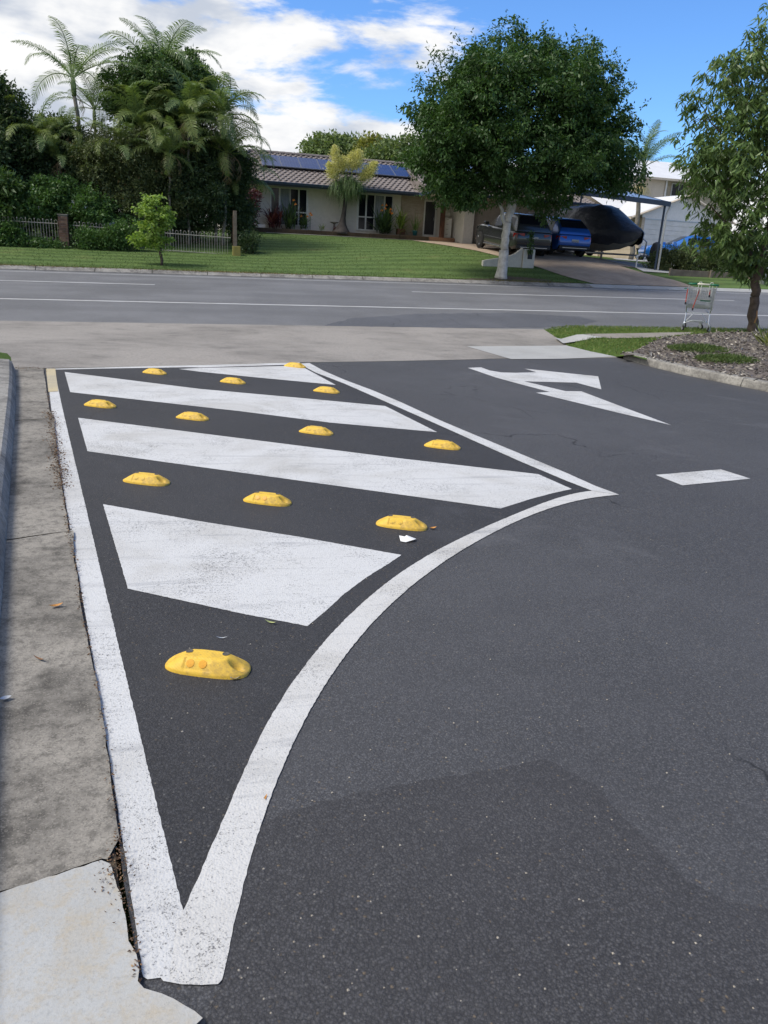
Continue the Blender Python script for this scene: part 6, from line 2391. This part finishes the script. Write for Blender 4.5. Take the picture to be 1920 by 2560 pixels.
def F(x, y, u):
    return U(x, y, u)


el = F(1572, 541, gu)
ap = F(1716, 487, gu)
dl, dt = F(1613, 548, gu), F(1615, 548, gu)
gb = 1.55
gw0 = F(1598, 600, gu).x
gx1 = 2 * ap.x - el.x
M_NWALL = simple('cream_render', (.60, .52, .42), (.55, .47, .38), 1, .85)
M_NROOF = simple('white_metal_roof', (.74, .74, .73), (.68, .68, .68), 1, .5, bump=.03)
dx0, dx1 = dl.x, dl.x + 5.2
npart(MB().box(gw0, dx0, gu, gu + .2, gb - .3, dt.z + .1), 'brick_pier', M_BRICKN)
npart(MB().box(dx1, dx1 + .7, gu, gu + .2, gb - .3, dt.z + .1), 'brick_pier', M_BRICKN)
GD = npart(MB().box(dx0, dx1, gu + .09, gu + .12, gb, dt.z), 'garage_door', M_WHITEP)
npan = 9
for k in range(npan):
    h_ = (dt.z - gb) / npan
    MB().box(dx0 + .02, dx1 - .02, gu + .06, gu + .092, gb + k * h_ + .012, gb + (k + 1) * h_ - .012).build('panel', M_WHITEP, GD, bevel=.006)
npart(MB().box(dx0, dx1, gu + .03, gu + .05, dt.z, dt.z + .06), 'door_track', M_STEEL)
gz = dt.z + .062
gab = MB().add([(gw0, gu + .02, gz), (dx1 + .7, gu + .02, gz), (ap.x, gu + .02, ap.z - .08), (el.x + .5, gu + .02, el.z + .15)], [(0, 1, 2, 3)])
npart(MB().add([(gw0, gu + .02, gz), (dx1 + .7, gu + .02, gz), (dx1 + .7, gu + .02, el.z + .2), (ap.x, gu + .02, ap.z - .06), (gw0, gu + .02, el.z + .25), (gw0, gu + .14, gz), (dx1 + .7, gu + .14, gz), (dx1 + .7, gu + .14, el.z + .2), (ap.x, gu + .14, ap.z - .06), (gw0, gu + .14, el.z + .25)],
               [(0, 1, 2, 3, 4), (9, 8, 7, 6, 5), (0, 5, 6, 1), (1, 6, 7, 2), (2, 7, 8, 3), (3, 8, 9, 4), (4, 9, 5, 0)]), 'gable', M_NROOF)
yb_ = gu + 8
npart(MB().add([(el.x, gu - .35, el.z), (ap.x, gu - .35, ap.z), (gx1, gu - .35, el.z), (el.x, yb_, el.z), (ap.x, yb_, ap.z), (gx1, yb_, el.z), (el.x, gu - .35, el.z - .06), (ap.x, gu - .35, ap.z - .06), (gx1, gu - .35, el.z - .06)],
               [(0, 1, 4, 3), (1, 2, 5, 4)]), 'garage_roof', M_NROOF)
npart(MB().tube([(el.x, gu - .37, el.z - .06), (ap.x, gu - .37, ap.z - .06)], .07, 4).tube([(ap.x, gu - .372, ap.z - .06), (gx1, gu - .372, el.z - .06)], .07, 4), 'barge_board', M_NWALL)
npart(MB().box(el.x, el.x + .12, gu - .3, yb_, el.z - .16, el.z - .02), 'gutter', M_NWALL)
npart(MB().box(gw0, gw0 + .2, gu + .2, yb_, gb - .3, el.z - .02), 'side_wall', M_BRICKN)
# upper storey behind
uu = 54.0
a, b = F(1520, 486, uu), F(1664, 447, uu)
zt_ = F(1600, 444, uu).z
npart(MB().box(a.x - 2, b.x, uu, uu + 6, 2.0, zt_), 'upper_wall', M_NWALL)
c, d_ = F(1672, 487, uu), F(1760, 487, uu)
npart(MB().box(b.x + .0, d_.x + 3, uu + .6, uu + 6, 2.0, zt_), 'upper_brick_wall', M_BRICKN)
wq = F(1689, 480, uu)
wq2 = F(1712, 455, uu)
WN = npart(MB().box(wq.x - .05, wq2.x + .5, uu + .52, uu + .6, wq.z - .3, zt_ - .1), 'upper_window', M_WHITEP)
MB().box(wq.x + .02, wq2.x - .1, uu + .50, uu + .525, wq.z - .2, zt_ - .18).build('pane', M_GLASS, WN)
MB().box(wq2.x - .04, wq2.x + .42, uu + .50, uu + .525, wq.z - .2, zt_ - .18).build('pane', M_GLASS, WN)
npart(MB().tube([(b.x + .12, uu - .05, zt_), (b.x + .12, uu - .05, 3.5)], .07, 8), 'downpipe', M_WHITEP)
rx0, rx1 = a.x - 3.0, d_.x + 3.6
npart(MB().add([(rx0, uu - .5, zt_), (rx1, uu - .5, zt_), (rx1 - 4, uu + 4, zt_ + 1.7), (rx0 + 4, uu + 4, zt_ + 1.7), (rx1, uu + 8, zt_), (rx0, uu + 8, zt_)], [(0, 1, 2, 3), (1, 4, 2), (4, 5, 3, 2), (5, 0, 3)]), 'upper_roof', M_NROOF)
npart(MB().box(rx0, rx1, uu - .62, uu - .5, zt_ - .08, zt_ + .06), 'upper_gutter', M_NWALL)
npart(MB().box(rx0, rx1, uu - .5, uu + 6, zt_ - .04, zt_ - .005), 'upper_soffit', M_NWALL)
# lower lean roof between the houses
npart(MB().add([(a.x - 2, uu - 3.6, F(1560, 520, 50).z), (ap.x + 1, uu - 3.6, F(1560, 520, 50).z), (ap.x + 1, uu - .0, F(1560, 487, 54).z), (a.x - 2, uu - .0, F(1560, 487, 54).z)], [(0, 1, 2, 3)]), 'lower_roof', M_NROOF)
npart(MB().box(a.x - 2, gw0, uu - 3.3, uu - 3.1, 1.8, F(1560, 522, 50).z), 'lower_wall', M_NWALL)
# timber screen glimpsed between the cars and the boat
SCR = thing('timber_screen', 'horizontal slatted timber screen behind the boat at the back of the carport', 'screen', (22.6, 43.0, Z(22.6, 43)))
for k in range(9):
    MB().box(-2.6, 1.6, -.02, .02, .25 + k * .2, .25 + k * .2 + .14).build('slat', M_TIMBER, SCR)
for x in (-2.5, -.5, 1.5):
    MB().box(x - .05, x + .05, .022, .10, 0, 2.1).build('post', M_TIMBER, SCR)
# pot by the garage
p = F(1602, 635, 44.5)
PT = thing('garage_pot_plant', 'leafy plant in a black pot beside the white garage door', 'potted plant', (p.x, 44.5, Z(p.x, 44.5)))
MB().lathe([(.2, 0), (.3, .62), (.33, .64), (.33, .7), (.28, .7), (.26, .6)], 16).build('pot', M_BLACKP, PT, True)
strap_plant('x', 0, 0, 0, .3, .8, 40, M_YG, '', parent=PT, base=(0, 0, .55), w=.09, sag=.8, seed=19, spread=.7)
# palm behind the carport with pale flower skirt
pz = palm('bangalow_palm', 'dark fronded palm with pale flower skirt behind the carport roof', 43.8, (1374, 480), (1388, 385), 11, FR_A, 15, .16, 1.0, elr=(-.2, 1.25))
o_ = pz.location
top = D(1388, 385, 43.8) - Vector(o_)
rng = np.random.default_rng(9)
n = 150
P = np.repeat(np.array([tuple(top - Vector((0, 0, .35)))]), n, 0) + rng.normal(size=(n, 3)) * .1
dd = rng.normal(size=(n, 3))
dd[:, 2] = .1
V, Fq = strap_curve(P, dd, .8 + .5 * rng.random(n), .022, n, rng, 2.4)
link('flower_skirt', mesh_np('flower_skirt', V, Fq, leafmat('flower_skirt', (.42, .36, .18), (.58, .50, .28), .3, .8), np.repeat(rng.random(n), 5)), pz)
# hedge, timber edging and far verge trunk
shrub('hedge', 'clipped dark hedge with bronze tips between carport post and blue hatchback', 33.8, [(1440, 562, 34, 26, 0), (1475, 556, 30, 26, 0), (1505, 566, 28, 22, 0), (1535, 562, 30, 24, .3), (1420, 575, 24, 16, 0)], M_BROWNSH, 800, per=22, L=.085, W=.04, cr=.12, seed=71, depth=.9, base=.9)
shrub('hedge', 'low dark shrub behind the right tree beside the hedge gap', 34.2, [(1590, 565, 34, 24, 0), (1630, 562, 34, 26, 0), (1570, 545, 20, 16, .4)], M_DARKSH, 500, per=22, L=.085, W=.04, cr=.12, seed=72, depth=.9, base=.9)
e0 = U(1600 + 380 / 5.18, 560 + 650 / 5.18, 31.6)
ED = thing('sleeper_edging', 'low weathered timber sleeper edging in front of the hedge', 'edging', (e0.x, 31.6, Z(e0.x, 31.6)))
for k in range(4):
    za = Z(e0.x + k * 2.1, 31.6) - Z(e0.x, 31.6)
    MB().box(k * 2.1 + .01, k * 2.1 + 2.09, 0, .06, za - .12, za + .26).build('sleeper', M_TIMBER, ED, bevel=.01)
    MB().box(k * 2.1 - .05, k * 2.1 + .05, -.085, -.005, za - .12, za + .31).build('stake', M_TIMBER, ED, bevel=.01)
pt = D(1648, 600, 30.2)
WT = thing('pale_trunk_tree', 'slim pale trunked tree on the far verge behind the drooping tree', 'tree', (pt.x, 30.2, Z(pt.x, 30.2)))
ptop = D(1700, 330, 30.2) - Vector((pt.x, 30.2, Z(pt.x, 30.2)))
rr = random.Random(5)
pts_, rs_ = limb((0, 0, -.1), ptop, .13, .06, rr, 6, .02)
MB().tube(pts_, rs_, 8).build('trunk', M_PALEBARK, WT, True)
foliage('crown', [(tuple(ptop + Vector((.8, 0, .4))), (1.8, 1.8, 1.4)), (tuple(ptop + Vector((1.6, .5, 1.2))), (1.6, 1.6, 1.3))], 420, 22, .16, .15, .06, M_BIGLEAF, WT, 81, .4)
